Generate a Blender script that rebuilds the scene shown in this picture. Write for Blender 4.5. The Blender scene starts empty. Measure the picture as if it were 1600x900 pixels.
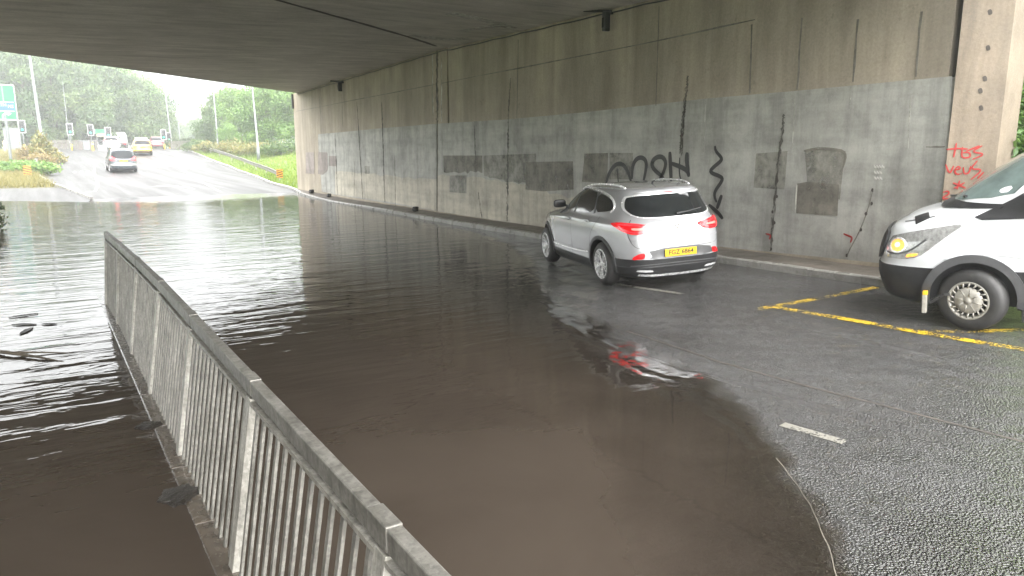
import bpy, bmesh, math, random
import numpy as np
from mathutils import Vector, Matrix
from mathutils.noise import noise as mnoise
from mathutils.bvhtree import BVHTree
from mathutils.geometry import delaunay_2d_cdt, tessellate_polygon

R = math.radians
S = bpy.context.scene
COL = S.collection
rnd = random.Random(7)

# ------------------------------------------------------------------ camera, sky, sun, exposure
H_CAM = 2.2
PITCH, YAW = R(10.832), R(32.425)
FPX = 1155.0
cam_d = bpy.data.cameras.new('camera'); cam = bpy.data.objects.new('camera', cam_d); COL.objects.link(cam)
cam.location = (0, 0, H_CAM); cam.rotation_euler = (math.pi/2 - PITCH, 0, -YAW)
cam_d.sensor_width = 36; cam_d.lens = FPX/1600*36; cam_d.clip_start = .05; cam_d.clip_end = 3000
S.camera = cam

SUN_EL, SUN_AZ = 32.0, 182.0          # azimuth clockwise from +Y
world = bpy.data.worlds.new('World'); S.world = world; world.use_nodes = True
wn, wl = world.node_tree.nodes, world.node_tree.links
bg = wn['Background']
sky = wn.new('ShaderNodeTexSky'); sky.sky_type = 'NISHITA'; sky.sun_disc = False
sky.sun_elevation = R(SUN_EL); sky.sun_rotation = R(SUN_AZ); sky.dust_density = 6; sky.air_density = 1.2
hsv = wn.new('ShaderNodeHueSaturation'); hsv.inputs['Saturation'].default_value = .10
wl.new(sky.outputs[0], hsv.inputs['Color'])
ovc = wn.new('ShaderNodeMix'); ovc.data_type = 'RGBA'; ovc.inputs[0].default_value = .85      # an even overcast over the clear-sky model
_t = wn.new('ShaderNodeTexCoord'); _sx = wn.new('ShaderNodeSeparateXYZ'); wl.new(_t.outputs['Generated'], _sx.inputs[0])
_g = wn.new('ShaderNodeValToRGB'); wl.new(_sx.outputs[2], _g.inputs[0])                # overcast: the zenith is brighter than the horizon
_g.color_ramp.elements[0].color = (.075, .078, .081, 1); _g.color_ramp.elements[1].color = (1, 1.0, 1.0, 1); _g.color_ramp.elements[1].position = .72
_e = _g.color_ramp.elements.new(.06); _e.color = (.11, .113, .117, 1); _e = _g.color_ramp.elements.new(.12); _e.color = (.34, .345, .35, 1); _e = _g.color_ramp.elements.new(.22); _e.color = (.72, .725, .73, 1)
_m = wn.new('ShaderNodeVectorMath'); _m.operation = 'SCALE'; _m.inputs['Scale'].default_value = 9.0; wl.new(_g.outputs[0], _m.inputs[0])
_d = wn.new('ShaderNodeVectorMath'); _d.operation = 'DOT_PRODUCT'; wl.new(_t.outputs['Generated'], _d.inputs[0])
_d.inputs[1].default_value = (math.sin(R(160))*.22, math.cos(R(160))*.22, 0)           # the cloud is thinnest towards the right and behind
_a = wn.new('ShaderNodeMath'); _a.inputs[1].default_value = .92; wl.new(_d.outputs['Value'], _a.inputs[0])
_m2 = wn.new('ShaderNodeVectorMath'); _m2.operation = 'SCALE'; wl.new(_m.outputs[0], _m2.inputs[0]); wl.new(_a.outputs[0], _m2.inputs['Scale'])
wl.new(_m2.outputs[0], ovc.inputs[7])
wl.new(hsv.outputs[0], ovc.inputs[6]); wl.new(ovc.outputs[2], bg.inputs[0]); bg.inputs[1].default_value = .15
sun_d = bpy.data.lights.new('sun', 'SUN'); sun = bpy.data.objects.new('sun', sun_d); COL.objects.link(sun)
sun_d.energy = .5; sun_d.angle = R(50); sun_d.color = (1, .98, .95)
sdir = Vector((math.sin(R(SUN_AZ))*math.cos(R(SUN_EL)), math.cos(R(SUN_AZ))*math.cos(R(SUN_EL)), math.sin(R(SUN_EL))))
sun.rotation_euler = sdir.to_track_quat('Z', 'Y').to_euler()
S.view_settings.view_transform = 'Standard'; S.view_settings.look = 'None'
S.view_settings.exposure = 2.95; S.view_settings.gamma = 1; S.view_settings.use_curve_mapping = False
S.render.engine = 'CYCLES'
S.cycles.use_denoising = True; S.cycles.denoiser = 'OPENIMAGEDENOISE'
S.cycles.max_bounces = 10; S.cycles.diffuse_bounces = 7; S.cycles.glossy_bounces = 4
S.cycles.transmission_bounces = 4; S.cycles.transparent_max_bounces = 8; S.cycles.volume_bounces = 1
S.cycles.sample_clamp_indirect = 6; S.cycles.caustics_reflective = True; S.cycles.caustics_refractive = False

# ------------------------------------------------------------------ measuring helpers (a photo pixel met with a real plane)
_cp, _sp, _ct, _st = math.cos(PITCH), math.sin(PITCH), math.cos(YAW), math.sin(YAW)
_f = np.array([_st*_cp, _ct*_cp, -_sp]); _r = np.array([_ct, -_st, 0.]); _u = np.cross(_r, _f)
def ray(u, v): return _f*FPX + _r*(u-800) + _u*(450-v)
WALL_X = 10.8
def on_wall(u, v, x=WALL_X):
    d = ray(u, v); t = x/d[0]; return (d[1]*t, H_CAM + d[2]*t)
def at_y(u, v, y):
    d = ray(u, v); t = y/d[1]; return (d[0]*t, y, H_CAM + d[2]*t)

# ------------------------------------------------------------------ node helpers
def newmat(name):
    m = bpy.data.materials.new(name); m.use_nodes = True
    return m, m.node_tree.nodes, m.node_tree.links, m.node_tree.nodes['Principled BSDF']
def coords(n, l, scale=(1, 1, 1), rot=(0, 0, 0)):
    t = n.new('ShaderNodeTexCoord'); mp = n.new('ShaderNodeMapping')
    mp.inputs['Scale'].default_value = scale; mp.inputs['Rotation'].default_value = rot
    l.new(t.outputs['Object'], mp.inputs['Vector']); return mp.outputs[0]
def noise(n, l, vec, scale, detail=4, rough=.6, dist=0):
    t = n.new('ShaderNodeTexNoise'); t.inputs['Scale'].default_value = scale; t.inputs['Detail'].default_value = detail
    t.inputs['Roughness'].default_value = rough; t.inputs['Distortion'].default_value = dist
    l.new(vec, t.inputs['Vector']); return t.outputs['Fac']
def ramp(n, l, fac, stops, interp='LINEAR'):
    r = n.new('ShaderNodeValToRGB'); r.color_ramp.interpolation = interp
    e = r.color_ramp.elements
    while len(e) < len(stops): e.new(.5)
    for el, (p, c) in zip(e, stops):
        el.position = p; el.color = (c, c, c, 1) if isinstance(c, (int, float)) else (*c, 1)
    l.new(fac, r.inputs[0]); return r.outputs[0]
def mixc(n, l, fac, a, b, mode='MIX'):
    m = n.new('ShaderNodeMix'); m.data_type = 'RGBA'; m.blend_type = mode
    for sock, val in ((m.inputs[0], fac), (m.inputs[6], a), (m.inputs[7], b)):
        if isinstance(val, (int, float)): sock.default_value = val if sock.type == 'VALUE' else (val, val, val, 1)
        elif isinstance(val, tuple): sock.default_value = (*val, 1)
        else: l.new(val, sock)
    return m.outputs[2]
def math_n(n, l, op, a, b=0, clamp=False):
    m = n.new('ShaderNodeMath'); m.operation = op; m.use_clamp = clamp
    for i, v in enumerate((a, b)):
        if isinstance(v, (int, float)): m.inputs[i].default_value = v
        else: l.new(v, m.inputs[i])
    return m.outputs[0]
def bump(n, l, height, strength, dist, normal=None):
    b = n.new('ShaderNodeBump'); b.inputs['Strength'].default_value = strength; b.inputs['Distance'].default_value = dist
    l.new(height, b.inputs['Height'])
    if normal is not None: l.new(normal, b.inputs['Normal'])
    return b.outputs[0]

def simple(name, col, rough=.5, metal=0, var=.12, vscale=6, coat=0, bmp=0, bscale=60, emit=None, estr=0, spec=.5, rvar=.06):
    """principled material with a little procedural unevenness"""
    m, n, l, b = newmat(name)
    v = coords(n, l)
    f = noise(n, l, v, vscale, 5)
    lo = tuple(max(0, c*(1-var)) for c in col); hi = tuple(min(1, c*(1+var)) for c in col)
    l.new(ramp(n, l, f, [(.3, lo), (.7, hi)]), b.inputs['Base Color'])
    l.new(ramp(n, l, noise(n, l, v, vscale*2.3, 4), [(.3, max(0, rough-rvar)), (.7, min(1, rough+rvar))]), b.inputs['Roughness'])
    b.inputs['Metallic'].default_value = metal; b.inputs['Coat Weight'].default_value = coat; b.inputs['Coat Roughness'].default_value = .06
    b.inputs['Specular IOR Level'].default_value = spec
    if bmp: l.new(bump(n, l, noise(n, l, v, bscale, 4), bmp, .01), b.inputs['Normal'])
    if emit: b.inputs['Emission Color'].default_value = (*emit, 1); b.inputs['Emission Strength'].default_value = estr
    return m

M = {}
def concrete(name, c1, c2, streak_scale, rot=(0, 0, 0), stain=.55, board=None, rough=.85):
    m, n, l, b = newmat(name)
    v = coords(n, l); vs = coords(n, l, streak_scale, rot)
    col = mixc(n, l, ramp(n, l, noise(n, l, v, .55, 8, .65), [(.3, 0), (.7, 1)]), c1, c2)
    st = ramp(n, l, noise(n, l, vs, 1.6, 7, .65, .4), [(.35, stain), (.62, 1.0)])
    col = mixc(n, l, 1, col, st, 'MULTIPLY')
    fine = ramp(n, l, noise(n, l, v, 26, 6, .7), [(.25, .78), (.75, 1.12)])
    col = mixc(n, l, 1, col, fine, 'MULTIPLY')
    spots = ramp(n, l, noise(n, l, v, 3.1, 9, .75), [(.30, .55), (.40, 1)])
    col = mixc(n, l, .7, col, spots, 'MULTIPLY')
    if board:
        vb = coords(n, l, board[0], board[1])
        bd = ramp(n, l, noise(n, l, vb, 1, 3, .5), [(.3, .80), (.5, 1.0), (.7, 1.10)])
        col = mixc(n, l, .8, col, bd, 'MULTIPLY')
    l.new(col, b.inputs['Base Color'])
    l.new(ramp(n, l, noise(n, l, v, 4, 5), [(.3, rough-.2), (.7, rough)]), b.inputs['Roughness'])
    l.new(bump(n, l, noise(n, l, v, 22, 8, .7), .35, .012), b.inputs['Normal'])
    return m
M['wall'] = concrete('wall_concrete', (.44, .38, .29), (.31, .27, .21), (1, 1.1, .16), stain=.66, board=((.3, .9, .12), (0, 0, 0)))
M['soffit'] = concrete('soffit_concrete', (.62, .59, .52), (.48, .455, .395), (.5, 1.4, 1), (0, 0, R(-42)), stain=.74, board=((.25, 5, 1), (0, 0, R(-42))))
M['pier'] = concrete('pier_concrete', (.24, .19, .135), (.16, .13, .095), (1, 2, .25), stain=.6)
M['footway'] = concrete('footway_concrete', (.20, .17, .14), (.11, .10, .085), (1, .4, 1), stain=.5, rough=.6)
M['kerb'] = concrete('kerb_concrete', (.36, .35, .32), (.24, .23, .21), (1, .5, 1), stain=.6, rough=.4)

def painted(name, c, alpha_lo=.75):
    m, n, l, b = newmat(name)
    v = coords(n, l); vs = coords(n, l, (1, 1.4, .12))
    f = ramp(n, l, noise(n, l, v, .7, 7, .6), [(.3, 0), (.7, 1)])
    col = mixc(n, l, f, tuple(x*.82 for x in c), tuple(min(1, x*1.1) for x in c))
    vh = coords(n, l, (1, .25, 3.2))
    col = mixc(n, l, .8, col, ramp(n, l, noise(n, l, vs, 2.2, 7, .65), [(.33, .62), (.55, 1)]), 'MULTIPLY')
    col = mixc(n, l, .6, col, ramp(n, l, noise(n, l, vh, 1, 5, .6), [(.35, .68), (.58, 1)]), 'MULTIPLY')
    col = mixc(n, l, .7, col, ramp(n, l, noise(n, l, v, 30, 5, .7), [(.3, .86), (.7, 1.06)]), 'MULTIPLY')
    l.new(col, b.inputs['Base Color']); b.inputs['Roughness'].default_value = .62
    l.new(ramp(n, l, noise(n, l, v, 2.6, 9, .72), [(.34, alpha_lo), (.56, 1)]), b.inputs['Alpha'])
    l.new(bump(n, l, noise(n, l, v, 30, 6, .7), .25, .008), b.inputs['Normal'])
    return m
M['band'] = painted('grey_masonry_paint', (.44, .435, .395))
M['band_low'] = painted('buff_masonry_paint', (.54, .50, .41))
M['patch'] = painted('dark_masonry_paint', (.22, .205, .17), .45)
M['patch_mid'] = painted('mid_masonry_paint', (.31, .30, .26), .3)
M['patch_mauve'] = painted('mauve_masonry_paint', (.29, .25, .225))
def broken(name, c, rough, thr, sc, zs=.35):
    m, n, l, b = newmat(name)
    b.inputs['Base Color'].default_value = (*c, 1); b.inputs['Roughness'].default_value = rough
    l.new(ramp(n, l, noise(n, l, coords(n, l, (1, 1, zs)), sc, 8, .75), [(thr-.12, 0), (thr+.10, 1)]), b.inputs['Alpha']); return m
M['streak'] = broken('seepage_stain', (.055, .048, .038), .6, .48, 9)
M['pale_streak'] = broken('lime_deposit', (.55, .54, .48), .7, .5, 6)
M['recess'] = simple('dark_recess', (.05, .042, .035), .9, var=.3)

def asphalt(name='wet_asphalt', bs=1, rough=(.16, .28), coat=1, spec=.28):
    m, n, l, b = newmat(name)
    v = coords(n, l)
    vor = n.new('ShaderNodeTexVoronoi'); vor.inputs['Scale'].default_value = 62; l.new(v, vor.inputs['Vector'])
    st = ramp(n, l, vor.outputs['Distance'], [(.05, 1), (.75, 0)])
    agg = ramp(n, l, vor.outputs['Color'], [(.2, (.012, .0115, .011)), (.8, (.042, .039, .036))])
    big = ramp(n, l, noise(n, l, v, .8, 6), [(.3, .72), (.7, 1.2)])
    l.new(mixc(n, l, 1, agg, big, 'MULTIPLY'), b.inputs['Base Color'])
    tr = coords(n, l, (1.3, .06, 1))
    wet = noise(n, l, tr, 1.2, 5, .55)
    l.new(ramp(n, l, wet, [(.35, rough[0]), (.65, rough[1])]), b.inputs['Roughness'])
    b.inputs['Specular IOR Level'].default_value = spec
    h = math_n(n, l, 'ADD', math_n(n, l, 'MULTIPLY', st, 1.2), math_n(n, l, 'MULTIPLY', noise(n, l, v, 46, 3, .6), 1.6))
    h = math_n(n, l, 'MULTIPLY', h, ramp(n, l, noise(n, l, coords(n, l, (1, .35, 1)), 1.3, 6, .65), [(.30, .65), (.62, 1.3)]))
    nb = bump(n, l, h, 1.0*bs, .016)
    nb = bump(n, l, noise(n, l, v, 3, 3), .08, .03, nb)
    l.new(nb, b.inputs['Normal'])
    b.inputs['Coat Weight'].default_value = coat; b.inputs['Coat Roughness'].default_value = .035
    l.new(bump(n, l, h, 1.0*bs, .016), b.inputs['Coat Normal'])
    return m
M['asphalt'] = asphalt()
M['asphalt_far'] = asphalt('worn_wet_asphalt', .12, (.42, .55), 0, .22)

def road_paint(name, c, thr):
    m, n, l, b = newmat(name)
    v = coords(n, l)
    l.new(mixc(n, l, noise(n, l, v, 9, 4), tuple(x*.75 for x in c), c), b.inputs['Base Color'])
    b.inputs['Roughness'].default_value = .35
    l.new(bump(n, l, noise(n, l, v, 60, 4), .5, .006), b.inputs['Normal'])
    f = math_n(n, l, 'ADD', math_n(n, l, 'MULTIPLY', noise(n, l, v, 45, 4, .7), .6), math_n(n, l, 'MULTIPLY', noise(n, l, v, 3.5, 4), .6))
    l.new(ramp(n, l, f, [(thr-.03, 0), (thr+.03, 1)]), b.inputs['Alpha'])
    return m
M['yellow_line'] = road_paint('worn_yellow_road_paint', (.62, .42, .02), .60)
M['faint_line'] = road_paint('faint_white_road_paint', (.42, .41, .38), .60)
M['white_line'] = road_paint('worn_white_road_paint', (.24, .23, .20), .57)

def water_mat():
    m, n, l, b = newmat('flood_water')
    n.remove(b)
    out = n['Material Output']
    t = n.new('ShaderNodeTexCoord')
    mp = n.new('ShaderNodeMapping'); mp.inputs['Rotation'].default_value = (0, 0, YAW); mp.inputs['Scale'].default_value = (.34, 1.5, 1)
    l.new(t.outputs['Object'], mp.inputs['Vector'])
    w1 = noise(n, l, mp.outputs[0], 1.9, 3, .5, .5)
    mp2 = n.new('ShaderNodeMapping'); mp2.inputs['Rotation'].default_value = (0, 0, YAW-.35); mp2.inputs['Scale'].default_value = (.5, 1.7, 1)
    l.new(t.outputs['Object'], mp2.inputs['Vector'])
    w2 = noise(n, l, mp2.outputs[0], 4.0, 2, .5, .3)
    w3 = noise(n, l, t.outputs['Object'], 14, 2, .5)
    h = math_n(n, l, 'ADD', w1, math_n(n, l, 'MULTIPLY', w2, .40))
    h = math_n(n, l, 'ADD', h, math_n(n, l, 'MULTIPLY', w3, .03))
    at = n.new('ShaderNodeAttribute'); at.attribute_name = 'chop'
    h = math_n(n, l, 'MULTIPLY', h, at.outputs['Fac'])
    dp0 = n.new('ShaderNodeAttribute'); dp0.attribute_name = 'depth'
    dj = math_n(n, l, 'ADD', dp0.outputs['Fac'], math_n(n, l, 'MULTIPLY', math_n(n, l, 'SUBTRACT', noise(n, l, t.outputs['Object'], .9, 4, .6), .5), .045))
    for c_, w_, a_ in ((.012, 120, .30), (.028, 160, .18)):         # small lapping waves along the water's edge
        q = math_n(n, l, 'MULTIPLY', math_n(n, l, 'ABSOLUTE', math_n(n, l, 'SUBTRACT', dj, c_)), w_)
        h = math_n(n, l, 'ADD', h, math_n(n, l, 'MULTIPLY', math_n(n, l, 'SUBTRACT', 1, q, True), a_))
    nb = bump(n, l, h, 1.0, .015)
    depth = n.new('ShaderNodeAttribute'); depth.attribute_name = 'depth'
    mud = n.new('ShaderNodeBsdfDiffuse')
    cn = noise(n, l, t.outputs['Object'], .7, 5, .6, .8)
    l.new(ramp(n, l, cn, [(.3, (.037, .029, .0225)), (.7, (.049, .039, .0305))]), mud.inputs['Color'])
    tr = n.new('ShaderNodeBsdfTransparent'); tr.inputs['Color'].default_value = (.80, .74, .66, 1)
    dn = math_n(n, l, 'ADD', depth.outputs['Fac'], math_n(n, l, 'MULTIPLY', math_n(n, l, 'SUBTRACT', noise(n, l, t.outputs['Object'], 2.2, 5, .6), .5), .035))
    df = n.new('ShaderNodeMapRange'); df.inputs['From Min'].default_value = .0; df.inputs['From Max'].default_value = .10
    df.inputs['To Min'].default_value = .0; df.inputs['To Max'].default_value = 1; df.clamp = True
    l.new(dn, df.inputs['Value'])
    mx = n.new('ShaderNodeMixShader'); l.new(df.outputs[0], mx.inputs[0]); l.new(tr.outputs[0], mx.inputs[1]); l.new(mud.outputs[0], mx.inputs[2])
    gl = n.new('ShaderNodeBsdfGlossy'); gl.inputs['Roughness'].default_value = .03; l.new(nb, gl.inputs['Normal'])
    fr = n.new('ShaderNodeFresnel'); fr.inputs['IOR'].default_value = 1.33; l.new(nb, fr.inputs['Normal'])
    m2 = n.new('ShaderNodeMixShader'); l.new(fr.outputs[0], m2.inputs[0]); l.new(mx.outputs[0], m2.inputs[1]); l.new(gl.outputs[0], m2.inputs[2])
    ff = n.new('ShaderNodeMapRange'); ff.inputs['From Min'].default_value = .0; ff.inputs['From Max'].default_value = .012; ff.clamp = True; l.new(dn, ff.inputs['Value'])
    clear = n.new('ShaderNodeBsdfTransparent'); m3 = n.new('ShaderNodeMixShader'); l.new(ff.outputs[0], m3.inputs[0]); l.new(clear.outputs[0], m3.inputs[1]); l.new(m2.outputs[0], m3.inputs[2])
    l.new(m3.outputs[0], out.inputs['Surface'])
    return m
M['water'] = water_mat()

def galvanised(name='galvanised_steel', k=1):
    m, n, l, b = newmat(name)
    v = coords(n, l)
    vor = n.new('ShaderNodeTexVoronoi'); vor.inputs['Scale'].default_value = 62; l.new(v, vor.inputs['Vector'])
    sp = ramp(n, l, vor.outputs['Color'], [(.2, .80), (.8, 1.1)])
    base = mixc(n, l, ramp(n, l, noise(n, l, v, 5, 7, .7), [(.35, 0), (.65, 1)]), (.21*k, .20*k, .175*k), (.36*k, .345*k, .31*k))
    col = mixc(n, l, 1, base, sp, 'MULTIPLY')
    dirt = ramp(n, l, noise(n, l, coords(n, l, (6, 6, .8)), 3, 6, .7), [(.36, .55), (.52, 1)])
    l.new(mixc(n, l, .8, col, dirt, 'MULTIPLY'), b.inputs['Base Color'])
    b.inputs['Metallic'].default_value = .35
    l.new(ramp(n, l, noise(n, l, v, 18, 5), [(.3, .32), (.7, .6)]), b.inputs['Roughness'])
    l.new(bump(n, l, noise(n, l, v, 80, 4), .15, .004), b.inputs['Normal'])
    return m
M['galv'] = galvanised()
M['galv_bar'] = galvanised('weathered_galvanised_bar', .62)
M['galv_post'] = galvanised('pale_galvanised_post', 1.15)
M['pole'] = simple('pole_steel', (.13, .14, .14), .45, .3)
M['glass'] = simple('tinted_glass', (.012, .014, .015), .04, 0, var=.2, coat=.5, spec=.6)
M['glass_grey'] = simple('grey_glass', (.04, .05, .053), .08, 0, var=.2, spec=.7)
M['screen'] = simple('greenish_windscreen', (.13, .17, .16), .05, var=.35, vscale=2.5, spec=.7)
M['far_glass'] = simple('dull_dark_glass', (.012, .014, .016), .35, spec=.12)
M['rubber'] = simple('tyre_rubber', (.028, .027, .026), .6, var=.25, vscale=12, bmp=.2, bscale=40)
M['black'] = simple('black_plastic', (.022, .022, .023), .42, var=.25, vscale=9)
M['dark_grey'] = simple('dark_grey_plastic', (.07, .07, .072), .40, var=.2)
M['alloy'] = simple('alloy_rim', (.68, .68, .68), .28, .4, var=.2, vscale=14)
M['hubcap'] = simple('grey_wheel_trim', (.30, .285, .25), .45, .2, var=.25, vscale=20)
M['chrome'] = simple('bright_trim', (.85, .85, .85), .25, .5, var=.05)
M['white_plastic'] = simple('white_plastic', (.5, .5, .5), .4)
M['plate'] = simple('glowing_yellow_plate', (.58, .34, .015), .35, var=.05, emit=(.8, .48, .03), estr=.03)  # plate yellow with a faint glow added, though it is no lamp
M['plate_ink'] = simple('plate_black', (.015, .015, .015), .5)
M['tail_red'] = simple('lit_tail_lamp', (.55, .01, .012), .12, var=.1, coat=.6, emit=(1, .015, .02), estr=.5)
M['tail_hot'] = simple('brake_lamp_bar', (.7, .12, .10), .2, var=.05, emit=(1, .30, .25), estr=.14)
M['tail_faint'] = simple('faint_glow_red', (.42, .008, .012), .10, var=.1, coat=.8, emit=(1, .01, .012), estr=.06)  # red with a faint glow added, on bumper reflectors and sign roundels too
M['amber'] = simple('lit_amber_lamp', (.75, .30, .03), .2, var=.3, vscale=30, emit=(1, .42, .09), estr=.16)
M['bulb'] = simple('lit_bulb', (.9, .8, .55), .2, var=.02, emit=(1, .72, .32), estr=.2)
M['lens'] = simple('clear_lamp_lens', (.36, .36, .35), .12, .35, var=.35, vscale=25, coat=.8)
M['green_lamp'] = simple('lit_green_lamp', (.02, .7, .4), .3, var=.05, emit=(.03, .75, .45), estr=.28)
def car_paint(name, c, metal, rough=.28):
    return simple(name, c, rough, metal, var=.02, vscale=1.2, coat=1, rvar=.01)
M['silver'] = car_paint('silver_car_paint', (.36, .365, .375), .30, .25)
M['white_paint'] = car_paint('white_van_paint', (.62, .63, .64), 0, .3)
M['grey_paint'] = car_paint('grey_car_paint', (.035, .044, .05), .2)
M['yellow_paint'] = car_paint('yellow_car_paint', (.46, .25, .004), 0)
M['maroon_paint'] = car_paint('maroon_car_paint', (.16, .035, .035), .2)
M['red_paint'] = car_paint('red_vehicle_paint', (.55, .06, .05), 0)
M['orange'] = simple('orange_marking', (.6, .13, .01), .4)
M['sign_green'] = simple('green_sign_face', (.002, .13, .05), .35, var=.08)
M['sign_blue'] = simple('blue_sign_panel', (.005, .06, .24), .35, var=.08)
M['sign_white'] = simple('white_sign_marking', (.5, .5, .5), .4, var=.05)
M['sign_brown'] = simple('brown_sign_panel', (.45, .33, .18), .4, var=.1)
M['sign_yellow'] = simple('yellow_sign_face', (.5, .21, .008), .4, var=.05)
M['graffiti_black'] = broken('black_spray_paint', (.012, .011, .011), .5, .30, 10, 1)
M['graffiti_red'] = broken('red_spray_paint', (.30, .016, .012), .5, .34, 14, 1)
M['graffiti_white'] = simple('white_chalk_paint', (.62, .61, .57), .7, var=.1)
M['timber'] = simple('weathered_timber', (.10, .088, .075), .8, var=.3)
M['wet_kerb'] = simple('wet_dark_kerb', (.06, .048, .036), .25, var=.4, vscale=8)
M['bark'] = simple('bark', (.09, .075, .055), .9, var=.4, vscale=4, bmp=.6, bscale=12)
M['leaf_litter'] = simple('wet_leaf_litter', (.014, .011, .008), .5, var=.5, vscale=20, bmp=.8, bscale=50)

def leafmat(name, a, b_, c):
    m, n, l, b = newmat(name)
    at = n.new('ShaderNodeAttribute'); at.attribute_name = 'tone'
    v = coords(n, l)
    f = math_n(n, l, 'ADD', math_n(n, l, 'MULTIPLY', at.outputs['Fac'], .75), math_n(n, l, 'MULTIPLY', noise(n, l, v, .45, 3), .5), True)
    l.new(ramp(n, l, f, [(.15, a), (.55, b_), (.95, c)]), b.inputs['Base Color'])
    b.inputs['Roughness'].default_value = .5
    tr = n.new('ShaderNodeBsdfTranslucent')
    l.new(ramp(n, l, f, [(.15, tuple(x*1.2 for x in a)), (.95, tuple(x*1.2 for x in c))]), tr.inputs['Color'])
    mx = n.new('ShaderNodeMixShader'); mx.inputs[0].default_value = .35
    l.new(b.outputs[0], mx.inputs[1]); l.new(tr.outputs[0], mx.inputs[2]); l.new(mx.outputs[0], n['Material Output'].inputs['Surface'])
    return m
M['leaf'] = leafmat('tree_leaves', (.030, .065, .018), (.060, .115, .028), (.11, .16, .04))
M['leaf_bright'] = leafmat('bright_leaves', (.045, .105, .02), (.095, .19, .035), (.17, .27, .06))
M['leaf_dark'] = leafmat('hedge_leaves', (.02, .035, .012), (.04, .065, .02), (.075, .10, .03))
M['leaf_olive'] = leafmat('olive_leaves', (.07, .085, .02), (.13, .14, .03), (.21, .17, .05))
M['leaf_rust'] = leafmat('rust_leaves', (.10, .075, .025), (.17, .115, .035), (.22, .17, .05))
M['grass'] = leafmat('grass_blades', (.075, .135, .014), (.13, .205, .022), (.19, .235, .04))
M['straw'] = leafmat('dry_grass_blades', (.085, .085, .02), (.15, .13, .035), (.20, .175, .055))
def ground_mat(name, a, b_):
    m, n, l, b = newmat(name); v = coords(n, l)
    l.new(mixc(n, l, ramp(n, l, noise(n, l, v, .5, 8, .7), [(.3, 0), (.7, 1)]), a, b_), b.inputs['Base Color'])
    b.inputs['Roughness'].default_value = .9
    l.new(bump(n, l, noise(n, l, v, 6, 8, .7), .6, .05), b.inputs['Normal'])
    return m
M['soil'] = ground_mat('grassy_ground', (.055, .095, .014), (.09, .135, .024))
M['verge'] = ground_mat('verge_ground', (.06, .058, .026), (.10, .09, .04))

# ------------------------------------------------------------------ object helpers
def obj(name, me, mat=None, parent=None, loc=None, smooth=False):
    if isinstance(me, bmesh.types.BMesh):
        bm = me; me = bpy.data.meshes.new(name); bm.to_mesh(me); bm.free()
    o = bpy.data.objects.new(name, me); COL.objects.link(o)
    if mat is not None and not me.materials: me.materials.append(M[mat] if isinstance(mat, str) else mat)
    if parent: o.parent = parent
    if loc: o.location = loc
    if smooth: me.polygons.foreach_set('use_smooth', [True]*len(me.polygons))
    return o
def thing(name, label, cat, loc=(0, 0, 0), rotz=0, group=None):
    o = bpy.data.objects.new(name, None); COL.objects.link(o); o.location = loc; o.rotation_euler = (0, 0, rotz)
    o.empty_display_size = .3
    return tag(o, label, cat, group)
def tag(o, label=None, cat=None, group=None, kind=None):
    if label: o['label'] = label
    if cat: o['category'] = cat
    if group: o['group'] = group
    if kind: o['kind'] = kind
    return o
def struct(name, me, mat, smooth=False): return tag(obj(name, me, mat, smooth=smooth), kind='structure')
def copy_tree(o, parent=None):
    c = o.copy(); COL.objects.link(c); c.parent = parent
    for ch in list(o.children): copy_tree(ch, c)
    return c
def NB(): return bmesh.new()
def box(bm, c, s, rot=None, bevel=0):
    r = bmesh.ops.create_cube(bm, size=1)
    mt = Matrix.Translation(c) @ (rot.to_4x4() if rot is not None else Matrix.Identity(4)) @ Matrix.Diagonal((*s, 1))
    bmesh.ops.transform(bm, matrix=mt, verts=r['verts'])
    if bevel:
        es = list({e for v in r['verts'] for e in v.link_edges})
        bmesh.ops.bevel(bm, geom=es, offset=bevel, segments=2, affect='EDGES', profile=.5)
    return bm
def bar(bm, a, b, w, d=None, up=(0, 0, 1), bevel=0):
    a, b = Vector(a), Vector(b); z = (b-a); L = z.length; z.normalize()
    u = Vector(up)
    if abs(u.dot(z)) > .98: u = Vector((1, 0, 0))
    x = u.cross(z).normalized(); y = z.cross(x)
    box(bm, (a+b)/2, (w, d or w, L), Matrix((x, y, z)).transposed(), bevel); return bm
def tube(bm, pts, rad, seg=8, cap=True):
    pts = [Vector(p) for p in pts]
    if isinstance(rad, (int, float)): rad = [rad]*len(pts)
    rings = []; prev = None
    for i, p in enumerate(pts):
        t = (pts[min(i+1, len(pts)-1)] - pts[max(i-1, 0)]).normalized()
        ref = Vector((0, 0, 1)) if abs(t.z) < .9 else Vector((1, 0, 0))
        if prev is not None: ref = prev
        x = (ref - t*ref.dot(t)).normalized(); y = t.cross(x); prev = x
        rings.append([bm.verts.new(p + (x*math.cos(k*2*math.pi/seg) + y*math.sin(k*2*math.pi/seg))*rad[i]) for k in range(seg)])
    for a, b in zip(rings, rings[1:]):
        for k in range(seg): bm.faces.new((a[k], a[(k+1) % seg], b[(k+1) % seg], b[k]))
    if cap:
        bm.faces.new(rings[0][::-1]); bm.faces.new(rings[-1])
    return bm
def lathe_y(bm, prof, seg=40, c=(0, 0, 0)):
    """revolve (y, r) points round the y axis"""
    rings = []
    for y, r in prof:
        rings.append([bm.verts.new((c[0]+r*math.cos(k*2*math.pi/seg), c[1]+y, c[2]+r*math.sin(k*2*math.pi/seg))) for k in range(seg)])
    for a, b in zip(rings, rings[1:]):
        for k in range(seg): bm.faces.new((a[k], b[k], b[(k+1) % seg], a[(k+1) % seg]))
    return bm
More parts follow.
